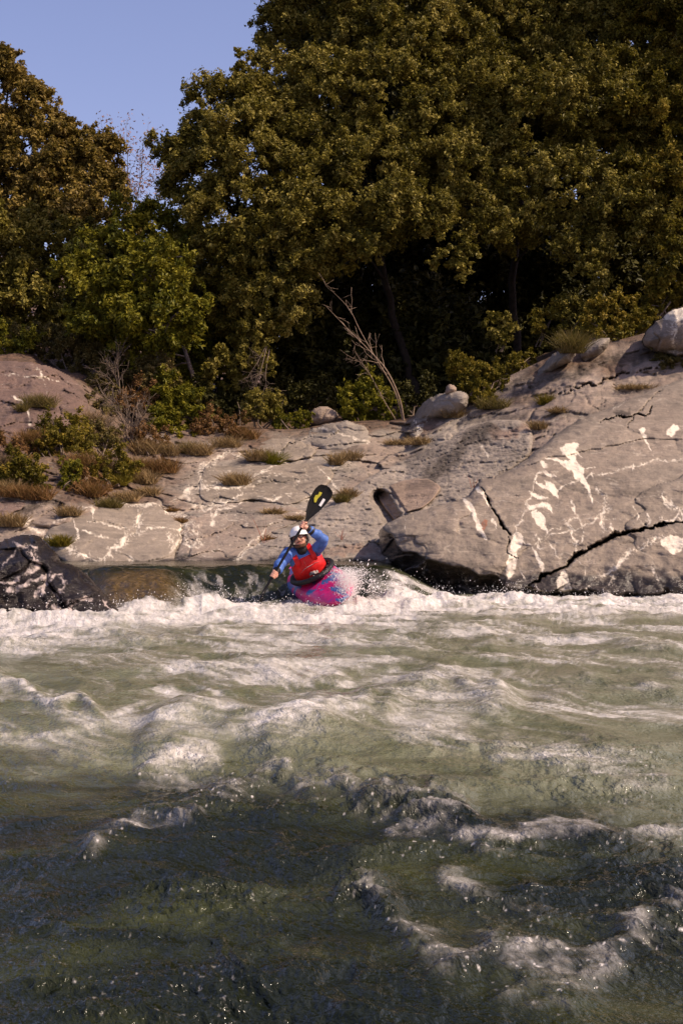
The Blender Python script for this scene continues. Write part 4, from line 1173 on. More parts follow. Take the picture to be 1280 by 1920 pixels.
for k_, (lab, lob, tr_) in enumerate((
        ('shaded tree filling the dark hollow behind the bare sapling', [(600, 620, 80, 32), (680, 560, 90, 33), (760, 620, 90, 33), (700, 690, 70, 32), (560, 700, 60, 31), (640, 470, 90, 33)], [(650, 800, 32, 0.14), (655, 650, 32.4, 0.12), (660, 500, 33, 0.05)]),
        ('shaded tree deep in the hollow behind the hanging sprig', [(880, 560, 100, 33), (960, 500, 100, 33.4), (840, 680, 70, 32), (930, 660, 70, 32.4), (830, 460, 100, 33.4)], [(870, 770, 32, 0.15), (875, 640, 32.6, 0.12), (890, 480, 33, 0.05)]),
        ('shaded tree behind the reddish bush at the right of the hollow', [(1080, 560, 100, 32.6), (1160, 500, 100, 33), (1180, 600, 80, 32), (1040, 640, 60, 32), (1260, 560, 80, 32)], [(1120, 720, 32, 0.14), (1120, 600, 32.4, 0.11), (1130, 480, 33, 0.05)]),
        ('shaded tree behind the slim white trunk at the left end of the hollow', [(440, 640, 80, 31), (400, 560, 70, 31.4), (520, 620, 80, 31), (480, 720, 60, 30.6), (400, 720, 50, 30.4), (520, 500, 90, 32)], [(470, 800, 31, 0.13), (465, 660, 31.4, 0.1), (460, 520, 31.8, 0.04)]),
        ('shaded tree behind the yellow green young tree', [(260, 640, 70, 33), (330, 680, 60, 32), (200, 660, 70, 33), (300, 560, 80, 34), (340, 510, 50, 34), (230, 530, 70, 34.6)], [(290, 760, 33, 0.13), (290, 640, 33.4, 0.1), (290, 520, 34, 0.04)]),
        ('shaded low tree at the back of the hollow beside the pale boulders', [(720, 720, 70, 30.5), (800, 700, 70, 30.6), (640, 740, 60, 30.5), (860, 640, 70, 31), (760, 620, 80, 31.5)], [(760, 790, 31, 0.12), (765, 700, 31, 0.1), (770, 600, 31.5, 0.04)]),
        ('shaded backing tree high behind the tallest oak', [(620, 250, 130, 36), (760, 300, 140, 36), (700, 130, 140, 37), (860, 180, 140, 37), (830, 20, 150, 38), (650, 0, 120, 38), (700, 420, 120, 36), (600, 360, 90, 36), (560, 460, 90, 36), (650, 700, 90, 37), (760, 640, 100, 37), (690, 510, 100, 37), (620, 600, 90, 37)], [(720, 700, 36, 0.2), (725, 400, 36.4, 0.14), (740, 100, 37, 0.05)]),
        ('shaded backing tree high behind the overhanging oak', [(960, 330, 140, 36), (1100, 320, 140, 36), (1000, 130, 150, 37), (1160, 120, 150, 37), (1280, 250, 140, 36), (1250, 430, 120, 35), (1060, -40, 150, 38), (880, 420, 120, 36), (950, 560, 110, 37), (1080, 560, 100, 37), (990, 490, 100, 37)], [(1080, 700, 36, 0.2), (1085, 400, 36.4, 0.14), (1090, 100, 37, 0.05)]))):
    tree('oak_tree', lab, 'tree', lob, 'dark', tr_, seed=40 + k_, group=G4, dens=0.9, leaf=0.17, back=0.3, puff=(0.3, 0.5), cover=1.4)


def bare_tree(name, label, stems, mat, seed, twigs=9, tl=0.5, buds=None, cat='tree', group=None, budn=6, trad=0.006):
    r = np.random.RandomState(seed)
    root = empty(name, P(*stems[0][0][:3]))
    tips = []
    for i, st in enumerate(stems):
        b = Bag()
        pts = catmull([list(P(a, c, y)) for a, c, y, q in st], 6)
        rad = np.interp(np.linspace(0, 1, len(pts)), np.linspace(0, 1, len(st)), [q * 0.58 for *_, q in st])
        b.tube(pts, rad, 6)
        for k in range(twigs):
            j = r.randint(len(pts) // 3, len(pts))
            t = unit(pts[min(j + 1, len(pts) - 1)] - pts[max(j - 1, 0)])
            d = unit(t + 0.75 * r.normal(size=3))
            L = tl * (0.4 + 0.9 * r.rand())
            q = pts[j] + d * L * np.linspace(0, 1, 5)[:, None] + np.array([0, 0, 0.15 * L]) * (np.linspace(0, 1, 5) ** 2)[:, None] + 0.02 * r.normal(size=(5, 3)) * np.linspace(0, 1, 5)[:, None]
            b.tube(q, np.linspace(min(rad[j] * 0.6, trad * 2), trad * 0.45, 5), 4)
            tips.append(q[-1])
            for _ in range(2):
                j2 = r.randint(1, 4)
                d2 = unit(d + 0.9 * r.normal(size=3))
                q2 = q[j2] + d2 * L * 0.45 * np.linspace(0, 1, 3)[:, None]
                b.tube(q2, np.linspace(trad * 0.6, trad * 0.35, 3), 3)
                tips.append(q2[-1])
        b.build('stem', M[mat], root)
    if buds:
        tips = np.array(tips)
        c = np.repeat(tips, budn, 0) + 0.10 * r.normal(size=(len(tips) * budn, 3))
        co, f = leaves_np(c, unit(r.normal(size=c.shape)), 0.09, 0.4, r)
        adopt(root, mesh_np('foliage', co, f, M[buds], None, {'tint': np.repeat(r.rand(len(c)), 4)}, smooth=False))
    return tag(root, label, cat, group)


bare_tree('sapling', 'pale bare sapling leaning left in front of the dark hollow', [
    [(757, 788, 25.9, 0.032), (748, 745, 25.8, 0.026), (725, 695, 25.7, 0.02), (690, 655, 25.6, 0.014), (650, 615, 25.5, 0.009), (612, 575, 25.4, 0.004)],
    [(755, 788, 25.9, 0.026), (738, 730, 25.8, 0.02), (702, 668, 25.7, 0.014), (675, 620, 25.7, 0.010), (655, 580, 25.7, 0.007), (625, 548, 25.7, 0.004)],
    [(742, 788, 25.9, 0.018), (722, 755, 25.8, 0.013), (695, 705, 25.8, 0.009), (665, 660, 25.8, 0.004)]], 'twig', 3, 10, 0.42)
bare_tree('sapling', 'pink twigged sapling in the gap against the sky', [
    [(235, 480, 37, 0.05), (238, 400, 37, 0.03), (240, 330, 37, 0.02), (238, 258, 37, 0.005)], [(235, 470, 37, 0.04), (250, 400, 37, 0.03), (265, 330, 37, 0.02), (268, 262, 37, 0.005)],
    [(235, 470, 37, 0.03), (222, 400, 37, 0.02), (205, 330, 37, 0.012), (198, 250, 37, 0.005)], [(250, 480, 37, 0.03), (275, 420, 37, 0.02), (290, 370, 37, 0.012), (300, 340, 37, 0.005)]], 'twig_grey', 5, 22, 0.55, 'pinkbud', budn=5)
bare_tree('shrub', 'grey leafless shrub on the slope left of the round green bush', [
    [(246, 862, 24.3, 0.03), (240, 830, 24.3, 0.024), (232, 795, 24.2, 0.018), (215, 765, 24.1, 0.01), (200, 752, 24.1, 0.005)],
    [(244, 850, 24.3, 0.025), (250, 815, 24.2, 0.018), (262, 790, 24.2, 0.012), (275, 770, 24.1, 0.005)], [(240, 845, 24.3, 0.02), (225, 815, 24.2, 0.012), (205, 800, 24.1, 0.005)], [(243, 855, 24.3, 0.02), (246, 800, 24.2, 0.012), (240, 760, 24.1, 0.005)]], 'twig_grey', 7, 26, 0.38, cat='shrub')
bare_tree('shrub', 'grey fanned dead shrub under the left bushes beside the rock face', [
    [(225, 740, 26.2, 0.03), (218, 710, 26.2, 0.02), (205, 685, 26.1, 0.008)], [(226, 740, 26.2, 0.03), (222, 700, 26.2, 0.02), (220, 665, 26.2, 0.008)], [(224, 738, 26.2, 0.02), (210, 715, 26.1, 0.012), (195, 700, 26, 0.006)]], 'twig_grey', 8, 16, 0.35, cat='shrub')
bare_tree('dead_branch', 'dry hanging branches drooping from the oak over the dark shore', [
    [(500, 650, 27.0, 0.018), (490, 690, 26.8, 0.014), (480, 725, 26.7, 0.008), (470, 760, 26.6, 0.004)], [(505, 655, 27.0, 0.018), (498, 700, 26.8, 0.012), (500, 740, 26.7, 0.008), (495, 785, 26.6, 0.004)], [(498, 650, 27.0, 0.012), (482, 680, 26.8, 0.008), (462, 710, 26.7, 0.004)]], 'twig_grey', 9, 16, 0.35, cat='branch')


def leafy_bush(label, lobes, mat, base, seed, leaf=0.065, dens=0.8, group=None, stems=5, puff=(0.10, 0.18), name='bush', **kw):
    r = np.random.RandomState(seed)
    b0 = P(*base)
    root = empty(name, b0)
    co, f, t, pc = crown_np(lobes, r, leaf, 0.5, dens, puff, **{'back': 0.5, **kw})
    adopt(root, mesh_np('foliage', co, f, M[mat], None, {'tint': t}, smooth=False))
    b = Bag()
    for q in pc[r.choice(len(pc), min(stems, len(pc)), replace=False)]:
        s = np.array(b0) + 0.06 * r.normal(size=3) * np.array([1, 1, 0])
        b.tube(catmull([s, (s + q) / 2 + 0.06 * r.normal(size=3), q], 4), np.linspace(0.018, 0.006, 9), 5)
    b.build('stem', M['twig_grey'], root)
    return tag(root, label, 'bush', group)


leafy_bush('round bright green bush at the foot of the slim white trunk', [(325, 735, 36, 26.2), (305, 765, 32, 26), (340, 775, 34, 25.9), (310, 805, 30, 25.6), (325, 815, 26, 25.5), (350, 760, 26, 26)], 'green', (320, 835, 25.6), 51, 0.07, 0.9)
leafy_bush('glossy green bush behind the base of the bare sapling', [(665, 740, 30, 26.8), (700, 770, 28, 26.6), (680, 715, 22, 26.9), (725, 772, 22, 26.5), (655, 775, 24, 26.5), (710, 735, 22, 26.8)], 'green', (690, 800, 26.5), 52, 0.07, 0.8)
leafy_bush('lone lit sprig hanging in the dark hollow', [(935, 612, 20, 27.4), (955, 618, 14, 27.4), (918, 605, 12, 27.4), (945, 632, 12, 27.3)], 'oak', (930, 660, 27.6), 53, 0.08, 0.9, stems=3)
leafy_bush('small lit sprig right of the lone one, near the broom', [(1012, 610, 14, 27.4), (1005, 590, 10, 27.4), (1035, 585, 12, 27.4), (1045, 570, 10, 27.4)], 'greenbrown', (1015, 650, 27.6), 54, 0.08, 0.8, stems=3)
leafy_bush('reddish green bush above the blocky pale boulder', [(1130, 600, 34, 26.6), (1165, 585, 32, 26.6), (1185, 620, 30, 26.4), (1150, 630, 30, 26.3), (1115, 620, 22, 26.4), (1205, 600, 22, 26.5), (1110, 585, 16, 26.7)], 'greenbrown', (1155, 665, 26.2), 55, 0.07, 0.75, tint0=0.6)
leafy_bush('heathery bush beside the light grey boulder at the wood edge', [(900, 715, 28, 25.4), (880, 735, 20, 25.2), (930, 705, 22, 25.4), (905, 745, 20, 25), (870, 690, 22, 26), (850, 675, 14, 26)], 'greenbrown', (895, 760, 25), 56, 0.05, 1.0, tint0=0.4)
leafy_bush('dark heather bush at the right edge before the tall boulder', [(1262, 655, 24, 24.8), (1285, 640, 26, 24.8), (1255, 680, 20, 24.6), (1300, 670, 28, 24.6)], 'broom', (1275, 700, 24.5), 57, 0.05, 1.0, tint0=0.4)
leafy_bush('drooping leafy bush below the dry hanging branches', [(490, 765, 20, 26.3), (475, 780, 16, 26.2), (510, 770, 20, 26.4), (480, 745, 16, 26.4), (520, 750, 14, 26.5)], 'oak', (490, 805, 26.2), 58, 0.065, 0.8)
leafy_bush('pale leaf mass hanging from the oak over the dark shore', [(440, 680, 28, 27.2), (415, 700, 26, 27), (455, 665, 20, 27.2), (400, 715, 16, 27), (490, 665, 18, 27.2), (500, 690, 14, 27)], 'oak', (470, 720, 27.4), 59, 0.075, 0.9, stems=4)
leafy_bush('low bright bush at the foot of the hanging leaf mass', [(540, 790, 18, 26.2), (560, 795, 14, 26.2), (525, 798, 12, 26.1), (575, 785, 10, 26.2)], 'green', (545, 812, 26), 60, 0.06, 0.9)
leafy_bush('green shrub with thin stems on the slope below the left rock face', [(120, 800, 34, 23), (95, 815, 26, 22.8), (145, 815, 28, 22.8), (110, 840, 26, 22.5), (150, 845, 22, 22.4), (80, 840, 20, 22.5)], 'greenbrown', (120, 905, 22), 61, 0.05, 0.6, puff=(0.1, 0.2), stems=10)
leafy_bush('dark low bush at the left edge above the shore slab', [(20, 890, 30, 21.2), (55, 885, 26, 21.2), (-15, 895, 26, 21.2), (75, 900, 18, 21), (40, 905, 20, 21)], 'greenbrown', (30, 925, 21), 62, 0.05, 0.8, tint0=0.3)
leafy_bush('upright green bush below the thin stemmed shrub', [(125, 870, 16, 21.6), (128, 900, 16, 21.3), (140, 885, 14, 21.4), (118, 920, 12, 21.2)], 'green', (128, 935, 21.2), 63, 0.05, 0.7)
leafy_bush('wide olive bush just above the left rock face', [(90, 650, 36, 28), (140, 660, 36, 27.6), (50, 640, 30, 28), (180, 680, 34, 27.2), (210, 660, 30, 27.6), (170, 640, 30, 28)], 'broom', (130, 715, 27.2), 64, 0.06, 0.9, tint0=0.35)
leafy_bush('yellow green bush at the left edge above the rock face', [(10, 635, 34, 28), (-30, 640, 40, 28), (45, 655, 26, 27.6), (-70, 660, 40, 28), (20, 665, 20, 27.4)], 'green', (5, 690, 27.4), 65, 0.065, 0.8)
leafy_bush('feathery olive bush between the rock face and the dead shrub', [(240, 690, 30, 27), (265, 670, 34, 27.4), (280, 710, 26, 26.6), (195, 720, 24, 26.4), (170, 735, 20, 26.2)], 'broom', (225, 765, 26), 66, 0.055, 0.9, tint0=0.4)
leafy_bush('grey green cushion bush on the slope left of the dead shrub', [(175, 755, 22, 25.4), (200, 760, 20, 25.4), (155, 765, 14, 25.3)], 'broom', (178, 785, 25.2), 67, 0.05, 0.9)
leafy_bush('rusty bush left of the round bright green bush', [(255, 735, 24, 26), (275, 745, 20, 26), (240, 752, 16, 25.8), (265, 762, 16, 25.8)], 'rustleaf', (258, 785, 25.6), 68, 0.05, 0.7, tint0=0.4)
leafy_bush('brown dead looking bush right of the slim white trunk', [(400, 795, 26, 25.8), (430, 805, 22, 25.6), (380, 810, 20, 25.6), (450, 815, 16, 25.4)], 'rustleaf', (410, 832, 25.4), 69, 0.05, 0.6, tint0=0.35)


for k_, (lab, lob, mt, base, lf) in enumerate((
    ('low olive scrub right above the grey leafless shrub', [(290, 720, 26, 26.4), (310, 700, 24, 26.6), (285, 690, 22, 27)], 'broom', (290, 760, 26.2), 0.055),
    ('brown scrub between the grey leafless shrub and the round bright green bush', [(275, 815, 22, 24.6), (290, 830, 18, 24.4), (262, 835, 18, 24.2)], 'rustleaf', (275, 855, 24), 0.045),
    ('olive scrub left of the grey leafless shrub', [(185, 815, 22, 23.6), (205, 825, 22, 23.4), (170, 832, 18, 23.2)], 'broom', (190, 855, 23), 0.05),
    ('yellow olive scrub under the grey leafless shrub', [(215, 870, 24, 22.4), (240, 880, 20, 22.2), (195, 885, 20, 22)], 'greenbrown', (215, 910, 21.8), 0.045),
    ('rusty scrub on the slope above the rounded slab', [(165, 905, 22, 21.6), (185, 915, 18, 21.4), (150, 925, 18, 21.2)], 'rustleaf', (168, 945, 21), 0.045),
    ('brown scrub at the left edge under the rock face', [(5, 845, 30, 22.4), (40, 850, 26, 22.2), (-25, 860, 28, 22.2)], 'rustleaf', (10, 885, 22), 0.05),
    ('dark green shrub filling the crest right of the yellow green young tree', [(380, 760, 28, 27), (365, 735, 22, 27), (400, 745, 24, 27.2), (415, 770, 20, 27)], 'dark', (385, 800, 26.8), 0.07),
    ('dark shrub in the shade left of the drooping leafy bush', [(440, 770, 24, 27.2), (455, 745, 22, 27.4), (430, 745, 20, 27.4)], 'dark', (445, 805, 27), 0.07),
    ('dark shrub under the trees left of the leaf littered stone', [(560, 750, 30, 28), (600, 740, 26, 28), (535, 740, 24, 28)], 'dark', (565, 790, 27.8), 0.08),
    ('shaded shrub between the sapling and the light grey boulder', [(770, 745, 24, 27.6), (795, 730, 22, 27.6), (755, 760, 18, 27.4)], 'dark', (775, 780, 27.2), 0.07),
    ('leafy scrub on the pale hollow edge right of the heathery bush', [(960, 690, 20, 26.6), (980, 680, 18, 26.8), (945, 700, 16, 26.5)], 'greenbrown', (962, 715, 26.2), 0.06),
    ('tall dark shrub left of the reddish green bush', [(1060, 610, 26, 27.4), (1080, 590, 24, 27.4), (1050, 580, 18, 27.6)], 'oak', (1068, 650, 27.2), 0.07),
    ('leafy scrub right of the reddish green bush, below the greener oak', [(1235, 560, 26, 27.2), (1210, 570, 20, 27.2), (1265, 550, 24, 27.2)], 'greenbrown', (1235, 600, 27), 0.07),
)):
    leafy_bush(lab, lob, mt, base, 80 + k_, lf, 0.75)


def tuft(label, px, py, w, h, mat, seed, n=260, group=None, name='grass_tuft', cat='grass tuft', spread=0.5, wid=0.0042):
    """a tuft of thin bent blades, all rooted at one spot"""
    r = np.random.RandomState(seed)
    Y = surf(px, py) - 0.04
    b0 = np.array(P(px, py, Y))
    W, H = w / F * Y, h / F * Y
    root_off = np.stack([np.clip(r.normal(size=n), -1.7, 1.7) * W * 0.28, np.clip(r.normal(size=n), -1.7, 1.7) * W * 0.16, np.zeros(n) - 0.02], -1)
    d = unit(np.stack([r.normal(size=n) * spread, r.normal(size=n) * spread * 0.8 - 0.1, np.ones(n)], -1))
    L = H * (0.45 + 0.65 * r.rand(n))
    side = unit(np.cross(d, r.normal(size=(n, 3))))
    t = np.array([0, 0.4, 0.75, 1.0])
    bend = np.stack([d[:, 0] * 1.2, d[:, 1], -0.35 * np.ones(n)], -1) * 0.35
    c = b0 + root_off[:, None] + d[:, None] * (L[:, None] * t)[..., None] + bend[:, None] * (L[:, None] * t ** 2)[..., None]
    ww = wid * np.array([1, 0.9, 0.6, 0.12])[None, :, None]
    co = np.stack([c - side[:, None] * ww, c + side[:, None] * ww], 2).reshape(n, 8, 3)
    f = np.array([[0, 1, 3, 2], [2, 3, 5, 4], [4, 5, 7, 6]])
    ff = (f[None] + (np.arange(n) * 8)[:, None, None]).reshape(-1, 4)
    tint = np.repeat(np.clip(0.5 + 0.28 * r.normal(size=n), 0, 1), 8)
    o = mesh_np(name, (co - b0).reshape(-1, 3), ff, M[mat], None, {'tint': tint}, smooth=False)
    o.location = b0
    return tag(o, label, cat, group)


GT = 'tufts of grass and heather on the rocks'
TUFTS = [
    ('dry tan grass tuft on the veined slab, centre of the middle bank', 442, 908, 44, 32, 'dry', 420),
    ('tan grass tuft left of the small green one at the cracked slab', 482, 862, 40, 30, 'dry', 380),
    ('small vivid green tuft on the cracked slab', 512, 870, 28, 34, 'green', 300),
    ('dry tuft on the ramp up and right of the paddle blade', 652, 932, 30, 26, 'dry', 260),
    ('olive tuft wedged in the ramp right of the paddle blade', 640, 940, 24, 22, 'broom', 220),
    ('flat brown tuft just above the raised hand', 552, 972, 30, 14, 'dry', 240),
    ('tan tuft with red stems left of the raised paddle', 512, 962, 34, 18, 'dry', 260),
    ('orange tuft in the white vein knot', 340, 978, 18, 16, 'rustleaf', 160),
    ('orange tuft on the rim of the rounded slab', 322, 958, 16, 14, 'rustleaf', 150),
    ('tiny orange tuft beside the white helmet', 502, 1012, 12, 16, 'rustleaf', 120),
    ('low green cushion on the rounded slab beside the black boulder', 113, 1022, 34, 28, 'greenbrown', 420),
    ('tan grass clump in front of the pale rock heap', 745, 832, 44, 18, 'dry', 300),
    ('dry grass fringe along the stones above the ramp', 785, 832, 42, 22, 'dry', 320),
    ('dry grass beside the broad grey boulder', 655, 862, 40, 26, 'dry', 320),
    ('brown tuft left of the broad grey boulder', 630, 870, 24, 30, 'dry', 220),
    ('dry tuft in front of the light grey boulder', 850, 782, 36, 24, 'dry', 300),
    ('grass fringe at the foot of the heathery bush', 925, 765, 54, 30, 'broom', 420),
    ('small green tuft on the pink terrace', 1022, 757, 26, 26, 'greenbrown', 260),
    ('brown tuft below the small green one on the pink terrace', 1046, 772, 28, 18, 'dry', 220),
    ('ochre tuft where the ramp meets the pink terrace', 1008, 803, 30, 22, 'dry', 260),
    ('long low tan fringe on the terrace below the tall boulder', 1190, 728, 70, 16, 'dry', 520),
    ('spiky grey broom tuft above the triangular boulder', 1072, 660, 44, 54, 'broom', 420),
    ('dark broom tuft on the left rock face', 75, 762, 56, 34, 'broom', 460),
    ('small broom tuft at the white patch of the left rock face', 42, 770, 18, 22, 'broom', 160),
    ('gold tuft on the slope under the dead shrub', 218, 908, 40, 28, 'greenbrown', 380),
    ('pinkish dry tuft on the slope left of the gold one', 172, 930, 36, 40, 'rustleaf', 360),
    ('tan tuft at the foot of the round bright green bush', 275, 850, 44, 36, 'dry', 380),
    ('tan tuft right of the dead shrub stem', 255, 880, 40, 34, 'dry', 340),
    ('green tuft beside the brown dead looking bush', 352, 848, 24, 30, 'broom', 240),
    ('rust tuft in front of the round bright green bush', 318, 852, 36, 30, 'dry', 300),
    ('brown tuft among the stones left of the veined slab', 280, 928, 36, 26, 'dry', 300),
    ('dry tuft on the slope above the rounded slab', 130, 965, 40, 26, 'dry', 320),
    ('tan tuft at the left edge above the black boulder', 22, 985, 44, 36, 'dry', 340),
    ('dry heather clump at the left edge under the rock face', 30, 930, 50, 30, 'rustleaf', 360),
    ('tall brown clump by the left edge', 8, 880, 50, 44, 'dry', 360),
    ('tan clump below the thin stemmed shrub', 185, 880, 60, 40, 'dry', 420),
    ('brown clump right of the thin stemmed shrub', 195, 830, 50, 36, 'dry', 360),
    ('brown heather clump right of the yellow olive scrub', 300, 885, 62, 40, 'rustleaf', 460),
    ('tan heather clump in front of the brown scrub', 262, 905, 60, 36, 'dry', 460),
    ('tawny clump at the upper edge of the rounded slab', 235, 938, 50, 26, 'dry', 380),
    ('russet clump on the slope between the two scrubby bushes', 150, 880, 60, 44, 'rustleaf', 460),
    ('straw coloured clump at the left edge over the small pale slab', 12, 925, 60, 36, 'dry', 420),
    ('brown clump under the dark low bush at the left edge', 70, 935, 56, 36, 'rustleaf', 420),
    ('olive clump on the shore rocks above the rounded slab', 205, 950, 44, 26, 'broom', 320),
    ('tall straw clump on the dark slope beside the left rock face', 178, 800, 50, 40, 'dry', 360),
    ('russet clump at the lower edge of the left rock face', 60, 830, 56, 36, 'rustleaf', 380),
    ('straw clump beside the foot of the brown dead looking bush', 425, 838, 50, 30, 'dry', 360),
    ('brown clump between the brown bush and the drooping leafy bush', 462, 822, 44, 30, 'rustleaf', 320),
    ('straw clump left of the brown dead looking bush', 372, 852, 46, 34, 'dry', 360),
]
for i, (lab, a, b_, w, h, mt, n) in enumerate(TUFTS):
    tuft(lab, a, b_, w, h, mt, 100 + i, int(n * 1.5), GT, spread=0.45 if h > 20 else 0.9)
for i, (lab, a, b_, w, h) in enumerate((('thin red stems standing on the ledge left of the kayaker', 497, 1016, 10, 70), ('red stems rising from the water at the corner of the outcrop', 704, 1066, 22, 36),
                                        ('pair of fine red stems on the ramp behind the raised arm', 640, 1012, 6, 34), ('fine red stems on the ledge over the long crack', 890, 912, 14, 26))):
    tuft(lab, a, b_, w, h, 'redstem', 160 + i, 9, 'red plant stems on the rocks', 'plant_stem', 'plant', 0.2, 0.0035)


# ------------------------------------------------------------------ kayak, paddler, paddle
def kayak_mat():
    m, nt, b = new_mat('pink_blue_plastic')
    v = mapping(nt, (3.2, 1.6, 3.2))
    n1 = noise(nt, v, 1.5, 4, 0.6, 1.2)
    n2 = noise(nt, mapping(nt, (2.0, 5.0, 2.0)), 2.2, 3, 0.6, 0.8)
    c = mixc(nt, remap(nt, n1, 0.485, 0.57), (0.66, 0.014, 0.17), (0.04, 0.13, 0.38))
    c = mixc(nt, mathn(nt, 'MULTIPLY', remap(nt, n2, 0.58, 0.68), 0.6), c, (0.22, 0.05, 0.33))
    nt.links.new(c, b.inputs['Base Color'])
    b.inputs['Roughness'].default_value = 0.3
    b.inputs['Coat Weight'].default_value = 0.2
    return m


M['kayak'] = kayak_mat()
M['black'] = plain('black_neoprene', (0.014, 0.012, 0.012), 0.55, 0.3, 0.2, 40, 0.2)
M['blackgloss'] = plain('black_carbon', (0.008, 0.007, 0.007), 0.5, 0.2, 0.2, 30)
M['red'] = plain('red_nylon', (0.62, 0.012, 0.012), 0.55, 0.3, 0.18, 14, 0.35)
M['blue'] = plain('blue_shell', (0.065, 0.14, 0.40), 0.5, 0.3, 0.3, 9, 0.5)
M['skin'] = plain('skin', (0.58, 0.29, 0.20), 0.5, 0.35, 0.1, 30)
M['white'] = plain('white_shell', (0.80, 0.77, 0.74), 0.3, 0.5, 0.03)
M['grey'] = plain('grey_reflective', (0.42, 0.36, 0.38), 0.4, 0.5, 0.1)
M['beard'] = plain('brown_beard', (0.10, 0.045, 0.025), 0.8, 0.2, 0.3, 60, 0.5)
M['yellow'] = plain('yellow_print', (0.45, 0.40, 0.03), 0.5)
M['lens'] = plain('dark_lens', (0.12, 0.05, 0.04), 0.1, 0.5)
M['buckle'] = plain('pale_buckle', (0.42, 0.38, 0.26), 0.4)
M['lip'] = plain('lips', (0.50, 0.16, 0.13), 0.5)

KC = P(590, 1083, 15.5)
bow = Vector((0.30, -0.95, -0.17)).normalized()
sidev = Vector((0, 0, 1)).cross(bow).normalized()
upv = bow.cross(sidev).normalized()
if upv.z < 0: upv = -upv
roll = R(-31)
rot = Matrix.Rotation(roll, 3, bow)
sv = rot @ sidev
uv_ = rot @ upv
if sv.z < 0:
    rot = Matrix.Rotation(-roll, 3, bow); sv = rot @ sidev; uv_ = rot @ upv
KM = Matrix(((sv.x, -bow.x, uv_.x, KC.x), (sv.y, -bow.y, uv_.y, KC.y), (sv.z, -bow.z, uv_.z, KC.z), (0, 0, 0, 1)))   # local: x side, -y bow, z up


def local_mesh(name, co, f, mat, parent, mw, smooth=True, sub=0):
    o = mesh_np(name, co, f, mat, None, None, smooth)
    o.parent = parent
    if sub:
        md = o.modifiers.new('smooth', 'SUBSURF'); md.levels = sub; md.render_levels = sub
    return o


kay = bpy.data.objects.new('kayak', None)
COL.objects.link(kay)
kay.matrix_world = KM
tag(kay, 'pink whitewater kayak with blue swirls dropping bow first over the ledge', 'kayak')


def kayak_parts():
    a = np.linspace(-1.1, 1.08, 56)           # towards the bow
    q = np.clip((a + 1.1) / 2.18, 0, 1)
    w = 0.285 * np.clip(1 - np.abs((q - 0.5) / 0.5) ** 2.6, 0, 1) ** 0.55 + 0.002
    top = 0.02 + 0.055 * np.exp(-((a - 0.6) / 0.45) ** 2) - 0.17 * np.clip(-a - 0.25, 0, 1.2) - 0.03 * np.clip(a - 0.9, 0, 1)
    bot = -0.21 + 0.20 * np.clip(a, 0, 2) ** 2 / 1.5 + 0.12 * np.clip(-a, 0, 2) ** 2 / 1.5
    end = np.clip(1 - np.abs((q - 0.5) / 0.5) ** 8, 0, 1) ** 0.5
    mid = (top + bot) / 2 + 0.02
    n = 28
    th = np.arange(n) / n * 2 * np.pi
    cs, sn = np.cos(th), np.sin(th)
    ex = np.sign(cs) * np.abs(cs) ** 0.72; ez = np.sign(sn) * np.abs(sn) ** 0.85
    co = np.stack([w[:, None] * ex[None], np.repeat(-a[:, None], n, 1), mid[:, None] + np.where(ez[None] > 0, (top - mid)[:, None] * ez[None], (mid - bot)[:, None] * ez[None]) * end[:, None]], -1)
    f = []
    for i in range(len(a) - 1):
        for j in range(n):
            f.append([i * n + j, i * n + (j + 1) % n, (i + 1) * n + (j + 1) % n, (i + 1) * n + j])
    local_mesh('hull', co.reshape(-1, 3), np.array(f)[:, ::-1], M['kayak'], kay, KM)
    # cockpit rim: an oval tube on the deck
    t = np.linspace(0, 2 * np.pi, 41)[:-1]
    ring = np.stack([0.235 * np.cos(t), -0.03 + 0.40 * np.sin(t) * -1, 0.075 + 0.035 * np.clip(-np.sin(t) * -1, -1, 1)], -1)
    ring[:, 2] = 0.085 + 0.12 * np.clip(-(ring[:, 1]), -0.3, 0.45)
    b = Bag()
    m = 8
    al = np.arange(m) / m * 2 * np.pi
    d = unit(ring - np.array([0, -0.03, 0.06])); d[:, 2] = 0; d = unit(d)
    co = ring[:, None] + 0.032 * np.cos(al)[None, :, None] * d[:, None] + 0.030 * np.sin(al)[None, :, None] * np.array([0, 0, 1.0])
    f = []
    for i in range(40):
        for j in range(m):
            f.append([i * m + j, ((i + 1) % 40) * m + j, ((i + 1) % 40) * m + (j + 1) % m, i * m + (j + 1) % m])
    local_mesh('cockpit_rim', co.reshape(-1, 3), f, M['black'], kay, KM)
    return ring


RING = kayak_parts()

# --- the body: one continuous surface fused from limb volumes
PEL = P(589, 1092, 15.55); WAI = P(586, 1078, 15.5); CHE = P(573, 1050, 15.38); NEC = P(564, 1030, 15.32); HEAD = P(561, 1009, 15.27)
LSH = P(590, 1036, 15.36); LEL = P(607, 1013, 15.13); LWR = P(579, 992, 15.03); LHA = P(568, 985, 14.99)
RSH = P(541, 1037, 15.28); REL = P(524, 1060, 15.08); RWR = P(518, 1072, 14.89); RHA = P(513.5, 1077, 14.85)


ICO = icos()


def capsule(bag, p, q, ra, rb, n=12, flat=(1, 1, 1)):
    """tapered limb piece with round ends"""
    p, q = np.array(p), np.array(q)
    k = 9
    t = np.linspace(0, 1, k)
    bag.tube(p + (q - p) * t[:, None], ra + (rb - ra) * t, n)
    for c, rr in ((p, ra), (q, rb)):
        bag.add(ICO[0] * rr + c, ICO[1])


def ell(bag, c, rx, ry, rz, mat3=None):
    co = ICO[0] * np.array([rx, ry, rz])
    if mat3 is not None: co = co @ np.array(mat3).T
    bag.add(co + np.array(c), ICO[1])


